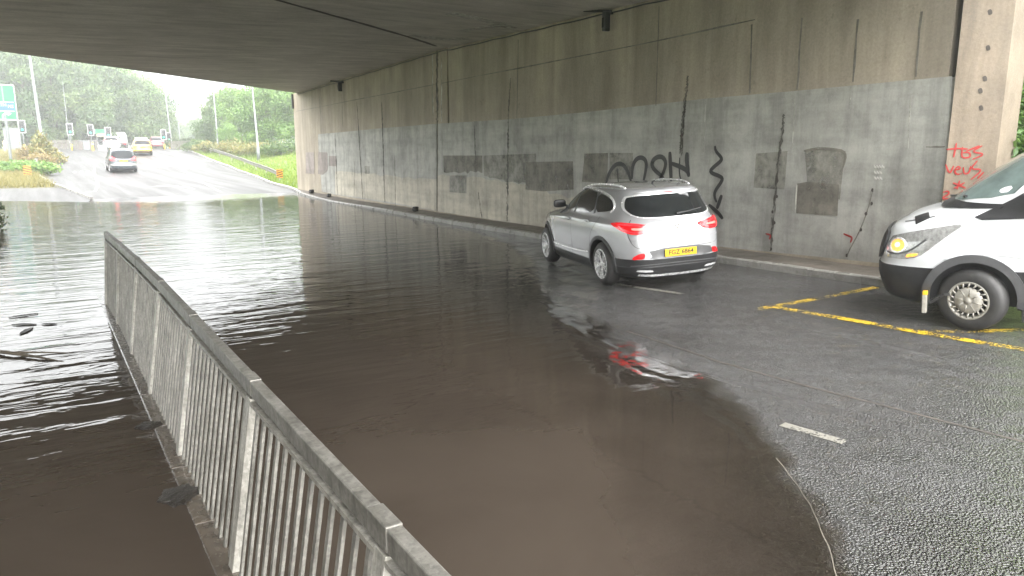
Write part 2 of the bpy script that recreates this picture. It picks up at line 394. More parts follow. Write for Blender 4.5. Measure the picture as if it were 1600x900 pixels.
def grid_mesh(name, xs, ys, zf):
    vs = [(x, y, zf(x, y)) for y in ys for x in xs]; nx = len(xs)
    fs = [(j*nx+i, j*nx+i+1, (j+1)*nx+i+1, (j+1)*nx+i) for j in range(len(ys)-1) for i in range(nx-1)]
    me = bpy.data.meshes.new(name); me.from_pydata(vs, [], fs); return me
def sm(a, b, x):
    t = min(1, max(0, (x-a)/(b-a))); return t*t*(3-2*t)
def it(T, y): return float(np.interp(y, [a for a, _ in T], [b for _, b in T]))

# ------------------------------------------------------------------ terrain
E_T = [(-12, .5), (-6, .5), (1, .40), (2, .357), (2.6, .325), (3.24, .298), (4.05, .266), (6.2, .238), (9.27, .185), (12, .10), (14.4, .045), (18, .0), (21.6, -.03), (28, -.03), (40, -.03)]
L_T = [(24, -.15), (33, 0), (38, .06), (50, .15), (62, .3), (70, .62), (78, 1.0), (86, 1.35), (93, 1.6), (100, 1.76), (107, 1.87), (114, 1.93), (125, 1.95), (4000, 1.95)]
def z_road(x, y):
    t = sm(24, 33, y); e = max(it(E_T, y) + .055*(x-9.95), -.28)
    yy = y - .9*max(0, 4-max(x, -3)) - .6*max(0, min(x, 10)-7)
    if y > 50: yy += (y-yy)*sm(50, 70, y)
    if y < 24: e += (.010*mnoise((x*1.1, y*1.1, 0)) + .005*mnoise((x*3.7, y*3.7, 5)))*(1-sm(18, 24, y))
    return (1-t)*e + t*it(L_T, yy)
XR = [(-14, 20), (0, 17), (2.5, 14.5), (4.5, 11.2), (5.2, 9.95), (30, 9.95), (34, 10.2), (38, 10.85), (44, 11.3), (51, 12.3), (58, 13.1), (66, 13.8), (80, 14.3), (91, 15.1), (100, 16), (109, 18), (113, 40)]
XL = [(-14, .98), (13, .98), (16, .4), (20, -3), (24, -7), (30, -7), (34.0, 1.6), (36, 1.9), (46, 1.0), (50, .6), (60, .15), (69, .5), (79, 1.2), (96, 2.4), (104, 2.0), (109, 0), (113, -30)]
def xr(y): return it(XR, y)
def xl(y): return it(XL, y)
def z_ground(x, y):
    z = z_road(min(max(x, -14), 16 if y < 40 else 60), y) - .06
    if y > 36 and x > xr(y):
        z += sm(0, 12, x-xr(y)) * max(0, 2.2-z) * .9 + .10*sm(0, .4, x-xr(y))
    if y > 44 and -3.6 < x < xl(y): z += .14*sm(0, .8, xl(y)-x)*sm(46.2, 50, y)
    xb = 18 - 6.8*sm(0, 5, y)
    if x > xb: z += sm(xb, xb+8, x)*6.2*(1-sm(28, 40, y))
    if x < .78 and y < 14: z = -.12
    if x < -6: z = max(z, -.2)
    return z
xs = list(np.concatenate([np.linspace(-900, -60, 12), np.linspace(-50, -4, 16), np.arange(-3.6, 34, .55), np.linspace(36, 80, 14), np.linspace(100, 900, 10)]))
ys = list(np.concatenate([np.linspace(-500, -20, 10), np.arange(-14, 40, .6), np.arange(40, 125, 1.2), np.linspace(128, 220, 20), np.linspace(260, 1500, 12)]))
g = struct('ground', grid_mesh('ground', xs, ys, z_ground), 'soil', True)

# carriageway
ys = list(np.concatenate([np.arange(-14, 40, .4), np.arange(40, 122, .8), [125, 130, 140]]))
def road_sheet(name, ys, fl, fr, cols, dz, zf=z_road):
    vs, fs = [], []
    for y in ys:
        a, b = fl(y), fr(y)
        for i in range(cols+1):
            x = a+(b-a)*i/cols; vs.append((x, y, zf(x, y)+dz))
    w = cols+1
    for j in range(len(ys)-1):
        for i in range(cols): fs.append((j*w+i, j*w+i+1, (j+1)*w+i+1, (j+1)*w+i))
    me = bpy.data.meshes.new(name); me.from_pydata(vs, [], fs); return me
struct('road', road_sheet('road', list(np.arange(-14, .5, .4))+list(np.arange(.6, 14, .11))+[y for y in ys if 14 <= y <= 36.01], xl, xr, 80, 0), 'asphalt', True)
struct('road', road_sheet('road', [y for y in ys if y > 35.9], xl, xr, 30, 0), 'asphalt_far', True)
# other carriageway, left of the verge
ys2 = list(np.arange(30, 122, 1.5))
struct('side_road', road_sheet('side_road', ys2, lambda y: -12, lambda y: xl(y)-.05 if y < 46.2 else -3.6, 10, .012), 'asphalt_far', True)

# flood water
def flood():
    gx = np.arange(-13.6, 10.0, .14); gy = np.concatenate([np.arange(-12, 16, .14), np.arange(16, 62, .3)])
    idx = {}; vs = []; dep = []; chop = []; fs = []
    Z = np.array([[z_ground(x, y) if (x < xl(y)) else z_road(x, y) for x in gx] for y in gy])
    Z[:, :] = Z
    keep = Z < .03
    for j in range(len(gy)-1):
        for i in range(len(gx)-1):
            if keep[j:j+2, i:i+2].any():
                q = []
                for jj, ii in ((j, i), (j, i+1), (j+1, i+1), (j+1, i)):
                    k = (jj, ii)
                    if k not in idx:
                        x, y = gx[ii], gy[jj]
                        idx[k] = len(vs); vs.append((x, y, 0)); dep.append(-Z[jj, ii])
                        d = math.hypot(x*.7, y)
                        c = .10 + .90*sm(4.0, 10.5, y + .12*x) 
                        c *= 1 - .45*sm(22, 34, y)
                        if x < .7: c = max(c, .35 + .65*sm(3.2, 7, y)) if y > 2.8 else max(c, .22)
                        c *= .25 + .75*sm(-.02, .12, -Z[jj, ii])
                        chop.append(c)
                    q.append(idx[k])
                fs.append(q)
    me = bpy.data.meshes.new('flood_water'); me.from_pydata(vs, [], fs)
    for nm, d in (('depth', dep), ('chop', chop)):
        a = me.attributes.new(nm, 'FLOAT', 'POINT'); a.data.foreach_set('value', np.array(d, dtype=np.float32))
    return me
struct('flood_water', flood(), 'water', True)

# thin ripple, its sky glint painted as pale colour, just inside the water's edge
def lap(depth, y0, y1, w, h, seed):
    bm = NB(); prev = None
    for y in np.arange(y0, y1, .03):
        lo, hi = 2.0, 7.0
        for _ in range(30):
            m_ = (lo+hi)/2
            if it(E_T, y)+.055*(m_-9.95)+depth > 0: hi = m_
            else: lo = m_
        x = lo + .06*mnoise((y*1.6, seed, 0)) + .02*mnoise((y*6, seed, 3)); k = max(0, min(1, .55+1.6*mnoise((y*2.1, seed, 9))))*sm(y0, y0+.4, y)*sm(y1, y1-.4, y) + .02
        row = [bm.verts.new((x+a*w, y, .0008+b*h*k)) for a, b in ((-1, 0), (-.5, .7), (0, 1), (.35, .7), (.6, 0))]
        if prev:
            for i in range(4): bm.faces.new((prev[i], prev[i+1], row[i+1], row[i])).smooth = True
        prev = row
    bmesh.ops.recalc_face_normals(bm, faces=bm.faces)
    return struct('water_ripple', bm, 'ripple')
M['ripple'] = simple('pale_ripple_glint', (.13, .12, .10), .15, spec=.6, var=.3, vscale=30)  # pale base stands in for sky mirrored on the ripple
lap(.010, 1.0, 3.2, .006, .004, 1.3)

# kerbs and footway along the wall
def kerb(name, path, side, w=.13, h=.12, stone=.9, zf=z_road):
    """kerb stones laid end to end along a path, each with a 6 mm joint"""
    bm = NB()
    P = [Vector((x, y)) for x, y in path]
    acc = [0]
    for a, b in zip(P, P[1:]): acc.append(acc[-1]+(b-a).length)
    def at(s):
        return Vector((np.interp(s, acc, [p.x for p in P]), np.interp(s, acc, [p.y for p in P])))
    s = 0
    while s + stone < acc[-1]:
        a, b = at(s+.004), at(s+stone-.004); t = (b-a).normalized(); nrm = Vector((t.y, -t.x))*side
        for_ = []
        j = rnd.uniform(-.006, .006)
        vs = []
        for p in (a, b):
            z = zf(p.x, p.y)
            q0, q1 = p, p+nrm*w
            vs.append([bm.verts.new((q0.x, q0.y, z-.25)), bm.verts.new((q0.x, q0.y, z+h-.015+j)), bm.verts.new((q0.x+nrm.x*.018, q0.y+nrm.y*.018, z+h+j)), bm.verts.new((q1.x, q1.y, z+h+j)), bm.verts.new((q1.x, q1.y, z-.25))])
        A, B = vs
        for k in range(4): bm.faces.new((A[k], B[k], B[k+1], A[k+1]))
        bm.faces.new(A); bm.faces.new(B[::-1])
        s += stone
    bmesh.ops.recalc_face_normals(bm, faces=bm.faces)
    return struct(name, bm, 'kerb')
kerb('kerb', [(xr(y), y) for y in np.arange(5.3, 112, .5)], 1)
kerb('kerb', [(xl(y), y) for y in np.arange(36, 106, .5)], -1)
def fw_z(x, y): return z_road(xr(y), y) + .118 + .03*(x-xr(y)-.13)
struct('footway', road_sheet('footway', list(np.arange(5.3, 37, .5)), lambda y: xr(y)+.13, lambda y: WALL_X+.1, 3, 0, fw_z), 'footway', True)
# flooded footway behind the railing with its kerb edge
bm = NB()
for k in range(16):
    y0 = -2 + k*.915
    box(bm, (.635, y0+.455, -.10), (.12, .907, .215), bevel=.012)
struct('kerb', bm, 'wet_kerb')

# road markings: 4 mm sheets that follow the road
def marking(name, pts, w, mat, dz=.006):
    P = []
    for (x0, y0), (x1, y1) in zip(pts, pts[1:]):
        n = max(1, int(math.hypot(x1-x0, y1-y0)/.35))
        for k in range(n): P.append(Vector((x0+(x1-x0)*k/n, y0+(y1-y0)*k/n)))
    P.append(Vector(pts[-1])); vs = []; fs = []
    for i, p in enumerate(P):
        t = (P[min(i+1, len(P)-1)]-P[max(i-1, 0)]).normalized(); nn = Vector((t.y, -t.x))*w/2
        for q in (p-nn, p, p+nn): vs.append((q.x, q.y, z_road(q.x, q.y)+dz))
        if i:
            b = 3*i
            for k in (0, 1): fs.append((b-3+k, b-2+k, b+1+k, b+k))
    me = bpy.data.meshes.new(name); me.from_pydata(vs, [], fs)
    return tag(obj(name, me, mat), kind='structure')
marking('yellow_road_line', [(7.98, 6.15), (8.08, 5.2), (8.14, 4.2), (8.18, 3.3), (8.2, 1.0), (8.2, -6)], .13, 'yellow_line')
marking('yellow_road_line', [(7.70, 6.22), (8.9, 6.05), (9.85, 5.9)], .12, 'yellow_line')
marking('yellow_road_line', [(8.15, 4.35), (8.55, 3.95), (9.4, 3.2), (11, 1.8)], .12, 'yellow_line', .010)
marking('lane_marking', [(7.52, 9.0), (7.72, 7.55)], .10, 'white_line')
marking('lane_marking', [(4.84, 3.58), (4.89, 3.06)], .09, 'white_line')
marking('lane_marking', [(7.35, 37.7), (8.4, 49), (9.69, 62.2), (10.4, 74), (11.18, 89.5), (11.6, 100)], .13, 'white_line')
marking('lane_marking', [(2.25, 41.0), (2.7, 46), (2.95, 50), (3.2, 56), (4.0, 70)], .12, 'faint_line')
marking('lane_marking', [(1.2, 40.0), (1.7, 40.1), (2.25, 41.2)], .12, 'faint_line')
marking('road_seam', [(5.78, 1.2), (5.80, 3.2), (5.74, 5.0), (5.82, 6.6)], .030, 'recess', .003)
# painted arrows and worn letters on the far road
def arrow(x, y, s=1, mirror=1):
    marking('road_arrow', [(x, y), (x, y+3*s)], .22, 'white_line')
    marking('road_arrow', [(x, y+1.8*s), (x-1.0*mirror, y+3.4*s)], .25, 'white_line', .012)
    marking('road_arrow', [(x-1.3*mirror, y+2.6*s), (x-1.0*mirror, y+3.9*s), (x-.3*mirror, y+3.2*s)], .3, 'white_line', .016)
arrow(6.6, 40.5); arrow(12.6, 70, 1.6, -1)
marking('road_arrow', [(4.9, 44), (6.4, 43.6)], .35, 'white_line')
for k in range(4): marking('road_lettering', [(2.3+k*.42, 63), (2.4+k*.42, 64.6)], .2, 'faint_line')
for k in range(3): marking('road_lettering', [(8.6+k*.5, 67+k), (8.8+k*.5, 69+k)], .3, 'faint_line')

# ------------------------------------------------------------------ the bridge
def y_near(x): return 5.2 + .50*(x-10.8)
def y_joint(x): return 20.63 + .785*(x-10.8)
def y_far(x): return 36.1 + 1.008*(x-10.8)
bridge = thing('road_bridge', 'grey concrete road bridge with a graffiti-marked wall spanning the flooded road', 'bridge', (0, 0, 0))
def prism(bm, pts, z0, z1):
    """plan polygon; z0 and z1 are numbers or functions of x, y"""
    f0 = z0 if callable(z0) else (lambda x, y: z0); f1 = z1 if callable(z1) else (lambda x, y: z1)
    a = [bm.verts.new((x, y, f0(x, y))) for x, y in pts]; b = [bm.verts.new((x, y, f1(x, y))) for x, y in pts]
    bm.faces.new(a[::-1]); bm.faces.new(b)
    n = len(pts)
    for k in range(n): bm.faces.new((a[k], a[(k+1) % n], b[(k+1) % n], b[k]))
    bmesh.ops.recalc_face_normals(bm, faces=bm.faces)
    return bm
def z_soffit(x, y):
    t = (y-y_joint(x))/(y_far(x)-y_joint(x)); return 5.14 - .44*max(0, min(1, t))
XA, XB = -15.0, 13.0
obj('deck_slab', prism(NB(), [(XA, y_near(XA)), (XB, y_near(XB)), (XB, y_joint(XB)-.04), (XA, y_joint(XA)-.04)], 5.11, 6.4), 'soffit', bridge)
bm = NB(); prism(bm, [(XA, y_joint(XA)+.04), (XB, y_joint(XB)+.04), (XB, y_far(XB)), (XA, y_far(XA))], z_soffit, 6.4)
obj('deck_slab', bm, 'soffit', bridge)
obj('expansion_joint', prism(NB(), [(XA, y_joint(XA)-.037), (10.7, y_joint(10.7)-.037), (10.7, y_joint(10.7)+.037), (XA, y_joint(XA)+.037)], 5.16, 6.38), 'recess', bridge)
for yf, s in ((y_near, 1), (y_far, -1)):
    obj('parapet', prism(NB(), [(XA, yf(XA)-.02*s), (XB, yf(XB)-.02*s), (XB, yf(XB)+.3*s), (XA, yf(XA)+.3*s)], 6.402, 7.4), 'wall', bridge)
def z_walltop(y): return 5.105 if y < 20.6 else 5.135-.44*min(1, (y-20.63)/(36.1-20.63))
YW0, YW1 = 5.72, 36.75
bm = NB(); yy = [YW0, 20.6, 20.66, YW1]
for a, b in ((YW0, 20.59), (20.67, YW1)):
    za, zb = z_walltop(a+.01), z_walltop(min(b, 36.1)-.01)
    vs = [bm.verts.new(p) for p in ((WALL_X, a, -.6), (WALL_X, b, -.6), (WALL_X, b, zb), (WALL_X, a, za), (WALL_X+.9, a, -.6), (WALL_X+.9, b, -.6), (WALL_X+.9, b, zb), (WALL_X+.9, a, za))]
    for f in ((0, 1, 2, 3), (5, 4, 7, 6), (4, 0, 3, 7), (1, 5, 6, 2), (3, 2, 6, 7), (4, 5, 1, 0)): bm.faces.new([vs[k] for k in f])
bmesh.ops.recalc_face_normals(bm, faces=bm.faces)
obj('abutment_wall', bm, 'wall', bridge)
bm = NB(); box(bm, (WALL_X+.5, 20.63, 2.2), (.9, .075, 5.9)); obj('wall_joint', bm, 'recess', bridge)
bm = NB(); box(bm, (-14.2, 2.0, 2.3), (.9, 18, 5.55)); obj('abutment_wall', bm, 'wall', bridge)
# end pier, its one broad face turned towards the near side, with its recess
PIER_O = Vector((10.76, 5.60)); PIER_T = (Vector((11.10, 5.12))-PIER_O).normalized()
def on_face(u, v, o, t):
    nn = np.array([-t.y, t.x, 0.]); d = ray(u, v); k = ((np.array([o.x, o.y, 0.])-np.array([0, 0, H_CAM]))@nn)/(d@nn)
    p = np.array([0, 0, H_CAM])+d*k; return ((p[0]-o.x)*t.x+(p[1]-o.y)*t.y, p[2])
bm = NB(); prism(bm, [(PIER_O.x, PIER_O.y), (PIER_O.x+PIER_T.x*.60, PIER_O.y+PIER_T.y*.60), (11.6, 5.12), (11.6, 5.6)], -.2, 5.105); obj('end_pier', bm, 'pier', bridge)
bm = NB(); box(bm, (WALL_X+.55, 5.66, 4.1), (.5, .118, 2.0)); obj('pier_recess', bm, 'recess', bridge)
bm = NB(); box(bm, (WALL_X+.42, 5.66, 1.28), (.8, .118, 3.72)); obj('wall_infill', bm, 'band', bridge)
def wall_poly(name, pts, mat, proud, x=WALL_X, thick=.003):
    """a thin painted or cut shape lying on the wall plane; pts are (y, z)"""
    bm = NB()
    vs = [bm.verts.new((x-proud, y, z)) for y, z in pts]
    for tri in tessellate_polygon([[Vector((y, z, 0)) for y, z in pts]]):
        try: bm.faces.new([vs[k] for k in tri])
        except ValueError: pass
    r = bmesh.ops.extrude_face_region(bm, geom=list(bm.faces))
    bmesh.ops.translate(bm, vec=(thick, 0, 0), verts=[v for v in r['geom'] if isinstance(v, bmesh.types.BMVert)])
    bmesh.ops.recalc_face_normals(bm, faces=bm.faces)
    return obj(name, bm, mat, bridge)
def px_poly(name, pts, mat, proud, x=WALL_X): return wall_poly(name, [on_wall(u, v, x) for u, v in pts], mat, proud, x)
def jag(a, b, n, amp):
    """pixel edge from a to b with brush-like teeth"""
    out = []
    for k in range(n+1):
        t = k/n; out.append((a[0]+(b[0]-a[0])*t, a[1]+(b[1]-a[1])*t + (rnd.uniform(-amp, amp) if 0 < k < n else 0)))
    return out
def smooth(pts, n=2):
    for _ in range(n):
        q = [pts[0]]
        for a, b in zip(pts, pts[1:]):
            q += [tuple(a[i]*.75+b[i]*.25 for i in range(len(a))), tuple(a[i]*.25+b[i]*.75 for i in range(len(a)))]
        q.append(pts[-1]); pts = q
    return pts
def wall_ribbon(name, strokes, w, mat, proud, taper=True, sm_=2, jitter=0, face=None):
    """strokes of paint or stain on the wall: flat ribbons of real width (metres)"""
    bm = NB()
    for st in strokes:
        P = [Vector(on_face(u, v, *face)) if face else Vector(on_wall(u, v)) for u, v in smooth(st, sm_)]
        if jitter: 
            Q = []
            for a, b in zip(P, P[1:]):
                for k in range(4): Q.append(a.lerp(b, k/4))
            P = Q+[P[-1]]
        n = len(P); L = []; Rr = []
        for i, p in enumerate(P):
            t = (P[min(i+1, n-1)]-P[max(i-1, 0)])
            if t.length < 1e-6: t = Vector((1, 0))
            t.normalize(); nn = Vector((-t.y, t.x))
            ww = w/2*(1 - (.55*abs(2*i/(n-1)-1)**3 if taper else 0))*(1+rnd.uniform(-jitter, jitter))
            o_ = rnd.uniform(-1, 1)*w*.25*(1 if jitter else 0)
            L.append(p+nn*(ww+o_)); Rr.append(p-nn*(ww-o_))
        if face:
            o_f, t_f = face; n_f = Vector((t_f.y, -t_f.x))
            if n_f.x > 0: n_f = -n_f
            a = [[bm.verts.new((o_f.x+t_f.x*q.x+n_f.x*(proud+d), o_f.y+t_f.y*q.x+n_f.y*(proud+d), q.y)) for q in side] for side in (L, Rr) for d in (0, -.003)]
        else: a = [[bm.verts.new((WALL_X-proud-d, q.x, q.y)) for q in side] for side in (L, Rr) for d in (0, -.003)]
        for i in range(n-1):
            bm.faces.new((a[0][i], a[0][i+1], a[2][i+1], a[2][i])); bm.faces.new((a[0][i], a[1][i], a[1][i+1], a[0][i+1])); bm.faces.new((a[2][i], a[2][i+1], a[3][i+1], a[3][i]))
        proud += .0004
    bmesh.ops.recalc_face_normals(bm, faces=bm.faces)
    return obj(name, bm, mat, bridge)

# grey paint band: everything below the sloping line, the lower part buff towards the far end
px_poly('painted_band', [(1488, 119), (1243, 142), (1103, 154), (907, 176), (793, 186.5), (684, 193.2), (684, 330), (793, 347), (839, 353), (1131, 386), (1364, 410), (1470, 421)], 'band', .004)
px_poly('painted_band', [(682.6, 193.3), (600, 200), (530, 207), (497, 209.5), (503, 299), (524, 304), (628, 321), (682.6, 329.6)], 'band', .004)
px_poly('painted_band', [(684.2, 275)] + jag((692, 272), (800, 284), 14, 2) + jag((800, 284), (935, 318), 14, 5) + [(935, 365), (839, 352.5), (793, 346.5), (684.2, 329.8)], 'band_low', .008)
px_poly('painted_band', [(524, 268)] + jag((524, 268), (682.4, 280), 18, 3) + [(682.4, 329.3), (600, 314), (524, 303)], 'band_low', .008)
px_poly('paint_patch', [(693, 243), (754, 243), (754, 270)] + jag((752, 270), (694, 269), 14, 3.0), 'patch', .012)
px_poly('paint_patch', [(703, 274), (729.5, 274), (729.5, 302), (703, 300)], 'patch_mid', .0125)
px_poly('paint_patch', [(756, 243), (838, 240), (838, 290)] + jag((836, 290), (757, 275), 16, 4), 'patch_mid', .0125)
px_poly('paint_patch', [(823, 253), (896, 252), (897, 296), (850, 299), (822, 296)], 'patch', .0165)
px_poly('paint_patch', [(914, 240), (951, 239), (949, 286), (910, 284)], 'patch', .012)
px_poly('paint_patch', [(953, 239), (990, 239), (989, 280), (953, 280)], 'patch_mid', .012)
px_poly('paint_patch', [(478, 238), (491, 238), (491.5, 272), (478, 271)], 'patch_mauve', .012)
px_poly('paint_patch', [(497, 237.5), (512, 238.5), (512.5, 266), (505, 273), (497, 272)], 'patch_mauve', .012)
px_poly('paint_patch', [(514, 243.5), (526, 244), (526, 260), (514, 259)], 'patch_mauve', .012)
px_poly('paint_patch', [(570, 259.5), (578, 259.5), (577.5, 272), (570.5, 271)], 'patch_mid', .012)
px_poly('paint_patch', [(1182, 240), (1231, 236), (1226, 296), (1178, 293)], 'patch_mid', .009)
px_poly('paint_patch', [(1258, 236), (1280, 233), (1322, 236), (1318, 262), (1313, 312), (1262, 288)], 'patch_mid', .009)
px_poly('paint_patch', [(1246, 287), (1262, 284), (1312, 288), (1309, 337), (1290, 336), (1245, 333)], 'patch', .013)
wall_ribbon('paint_edge', [[(1257, 236), (1278, 232), (1300, 233), (1324, 237), (1318, 262)]], .05, 'patch', .017)
wall_ribbon('paint_edge', [[(1243, 333), (1246, 288)]], .025, 'pale_streak', .017)
wall_ribbon('joint_stain', [[(683, 76), (683.3, 130), (683.3, 192)]], .14, 'streak', .010, jitter=.3)
wall_ribbon('joint_line', [[(683.3, 190), (683.3, 329)]], .045, 'recess', .013, taper=False, jitter=.3)
# seepage streaks and joints
for st, w in (([(742, 196), (743, 230), (744.5, 268)], .05), ([(799, 122), (796, 160), (795, 198)], .05), ([(795, 198), (794, 250), (794, 300), (793, 346)], .09),
              ([(1076, 118), (1071, 160), (1066, 210), (1063, 240)], .06), ([(1072, 160), (1069, 200), (1066, 243)], .03), ([(1226, 178), (1222, 215), (1213, 290), (1205, 392)], .05),
              ([(524, 209), (525.5, 245), (528, 304)], .05), ([(558, 158), (561, 205), (565, 270), (567, 311)], .06), ([(597, 160), (598.5, 205), (600, 262), (602, 316)], .07),
              ([(617.5, 243), (618.5, 322)], .035), ([(554, 252), (554, 307)], .03), ([(748, 300), (752, 330), (754, 340)], .05)):
    wall_ribbon('seepage_streak', [st], w, 'streak', .018, jitter=.5)
for st, w in (([(1175, 38), (1172, 146)], .03), ([(1253, 28), (1246, 140)], .03), ([(1341, 30), (1333, 128)], .03), ([(1440, 18), (1431, 120)], .03), ([(810, 62), (808, 185)], .02), ([(1030, 10), (1025, 165)], .02),
              ([(463, 174), (679, 132)], .025), ([(691, 130), (991, 71), (1180, 31)], .025), ([(1447, 230), (1477, 229)], .02), ([(534, 146), (536, 205)], .03), ([(500, 155), (502, 207)], .02)):
    wall_ribbon('shutter_joint', [st], w, 'patch', .006, taper=False, sm_=0, jitter=.4)
for st, w in (([(1243, 146), (1238, 236)], .012), ([(1423, 148), (1419, 232)], .015), ([(1103, 158), (1099, 240)], .02), ([(1329, 152), (1328, 170)], .015), ([(676, 86), (676, 190)], .12), ([(690, 90), (690, 190)], .08), ([(497, 212), (499, 262)], .05)):
    wall_ribbon('lime_streak', [st], w, 'pale_streak', .0075, sm_=0, jitter=.5)
def gz(X, Y): return (930+X*.1444, 220+Y*.1444)
G = lambda L: [gz(*p) for p in L]
wall_ribbon('black_graffiti', [G([(125, 460), (150, 360), (210, 268), (270, 242), (325, 270), (365, 340), (395, 440)]), G([(405, 415), (408, 290), (440, 205), (500, 175), (555, 205), (562, 290), (528, 445)]),
    G([(700, 425), (752, 330), (775, 240), (745, 178), (690, 168), (630, 208), (618, 270), (660, 330), (720, 375), (765, 435)]), G([(815, 118), (820, 250), (830, 445)]), G([(820, 240), (900, 268), (980, 305), (1015, 340), (1020, 390)]), G([(1003, 125), (995, 210), (1017, 355)])], .095, 'graffiti_black', .020)
for st in ([(245, 305), (257, 448)], [(922, 180), (914, 370), (955, 455)]): wall_ribbon('black_graffiti', [G(st)], .035, 'graffiti_black', .020)
wall_ribbon('black_graffiti', [G([(1303, 55), (1308, 110), (1374, 180), (1374, 215), (1262, 305), (1254, 345), (1372, 388), (1388, 425), (1300, 545), (1298, 610), (1322, 665)]), G([(1377, 585), (1325, 735)]), G([(1235, 690), (1300, 745), (1350, 790), (1388, 845)])], .075, 'graffiti_black', .020)
def pz(X, Y): return (1360+X*.3556, Y*.3556)
P_ = lambda L: [pz(*p) for p in L]
wall_ribbon('red_graffiti', [P_([(333, 657), (380, 652), (428, 655)]), P_([(378, 628), (365, 692)]), P_([(405, 645), (398, 695), (440, 692), (436, 668), (404, 672)]), P_([(492, 640), (440, 668), (508, 676), (448, 700)]), P_([(480, 640), (420, 665)]),
    P_([(330, 722), (348, 768), (366, 728)]), P_([(368, 748), (398, 742), (385, 728), (368, 750), (378, 768), (402, 762)]), P_([(408, 734), (410, 766), (434, 760), (440, 730)]), P_([(470, 706), (436, 745), (498, 742), (440, 790)]), P_([(498, 755), (470, 785)]),
    P_([(362, 803), (418, 826)]), P_([(392, 793), (380, 832)]), P_([(414, 802), (366, 828)]), P_([(318, 845), (340, 838), (348, 852), (308, 872), (352, 874)])], .022, 'graffiti_red', .006, face=(PIER_O, PIER_T))
for st in ([(1197, 365), (1206, 367), (1203, 374)], [(1319, 365), (1328, 369), (1333, 371), (1330, 379)]): wall_ribbon('red_graffiti', [st], .03, 'graffiti_red', .020)
rows = []
for r, (v0, n) in enumerate(((258, 4), (267, 3), (276, 3))):
    for k in range(n):
        u = 1367+k*4.2+r*.4; rows.append([(u, v0), (u+1.2, v0+4.5), (u+2.2, v0+1), (u+3, v0+5)])
for r_ in rows: wall_ribbon('chalk_letter', [r_], .016, 'graffiti_white', .020)
for u, v in ((1354, 334), (1346.5, 359), (1211, 348), (1208, 331), (1363, 318), (1364, 297), (1324, 399), (1206, 389), (1215, 307)):
    y, z = on_wall(u, v); wall_poly('bolt_hole', [(y+.022*math.cos(a)*rnd.uniform(.7, 1.2), z+.03*math.sin(a)) for a in np.linspace(0, 6.28, 9)[:-1]], 'recess', .019)
wall_ribbon('seepage_streak', [[(1364, 300), (1358, 325), (1345, 360), (1331, 385), (1324, 400)]], .018, 'patch', .018)
for u, v in ((1547, 19), (1544, 75), (1539, 123), (1532, 142), (1533, 169)):
    wall_ribbon('bolt_hole', [[(u-1.5, v-4), (u, v), (u+.5, v+4)]], .05, 'recess', .005, face=(PIER_O, PIER_T), sm_=1)
# seams of the formwork on the soffit
def on_soffit(u, v):
    d = ray(u, v); z = 4.95
    for _ in range(6):
        k = (z-H_CAM)/d[2]; x, y = d[0]*k, d[1]*k; z = z_soffit(x, y) if y > y_joint(x) else 5.11
    return Vector((x, y, z))
def soffit_ribbon(name, pts, w, mat, drop=.003):
    P = []
    for a, b in zip(pts, pts[1:]):
        for k in range(6): P.append(on_soffit(a[0]+(b[0]-a[0])*k/6, a[1]+(b[1]-a[1])*k/6))
    P.append(on_soffit(*pts[-1])); bm = NB(); rows = []
    for i, p in enumerate(P):
        t = (P[min(i+1, len(P)-1)]-P[max(i-1, 0)]); nn = Vector((-t.y, t.x, 0)).normalized()*w/2*rnd.uniform(.7, 1.3)
        rows.append([bm.verts.new(p+q+Vector((0, 0, -drop+e))) for q, e in ((nn, .004), (nn, 0), (-nn, 0), (-nn, .004))])
    for A, B in zip(rows, rows[1:]):
        for k in range(3): bm.faces.new((A[k], A[k+1], B[k+1], B[k]))
    bmesh.ops.recalc_face_normals(bm, faces=bm.faces); return obj(name, bm, mat, bridge)
for st in ([(365, 2), (322, 45), (283, 84), (255, 105)], [(425, 12), (370, 58), (318, 104), (310, 118)], [(190, 5), (160, 62)], [(28, 2), (33, 68)]): soffit_ribbon('formwork_seam', st, .05, 'streak')
for st in ([(0, 40), (140, 52), (300, 72)], [(60, 8), (230, 25), (410, 40)], [(180, 92), (300, 108), (440, 128)]): soffit_ribbon('formwork_seam', st, .03, 'streak')
soffit_ribbon('joint_line', [(425, -2), (560, 35), (640, 58), (681, 72)], .14, 'recess', .006)
for st in ([(700, 20), (760, 32), (800, 44)], [(640, 55), (700, 62), (735, 60)], [(720, 48), (780, 40)]): soffit_ribbon('lime_bloom', st, .35, 'pale_streak')
# cable clipped along the top of the wall, and the two black lamp housings
bm = NB(); pts = []
for y in np.arange(6, 36, .35):
    pts.append((WALL_X-.03, y, z_walltop(y)-.06 - .02*abs(math.sin(y*2.1))))
tube(bm, pts, .016, 6); obj('wall_cable', bm, 'black', bridge)
def wall_lamp(u, v, s, label):
    y, z = on_wall(u, v)
    t = thing('wall_lamp', label, 'lamp', (WALL_X, y, z), 0, 'lamp housings high on the bridge wall')
    bm = NB(); box(bm, (-.16, 0, -.02*s), (.16, .10, .40*s), bevel=.02); obj('housing', bm, 'black', t)
    bm = NB(); bar(bm, (-.005, .0, .20*s), (-.34, .55, .26*s), .05); box(bm, (-.06, 0, .16*s), (.12, .07, .05)); obj('bracket', bm, 'black', t)
    bm = NB(); box(bm, (-.245, 0, -.05*s), (.012, .07, .2*s)); obj('lens', bm, 'glass', t)
wall_lamp(956, 33, 1.0, 'black wall lamp on the wall high above the silver car')
wall_lamp(537, 135, .9, 'black wall lamp near the far end of the bridge wall')
bm = NB(); bar(bm, (WALL_X-.03, 36.7, 4.0), (WALL_X-.03, 36.7, 4.68), .10); obj('drain_pipe', bm, 'black', bridge)

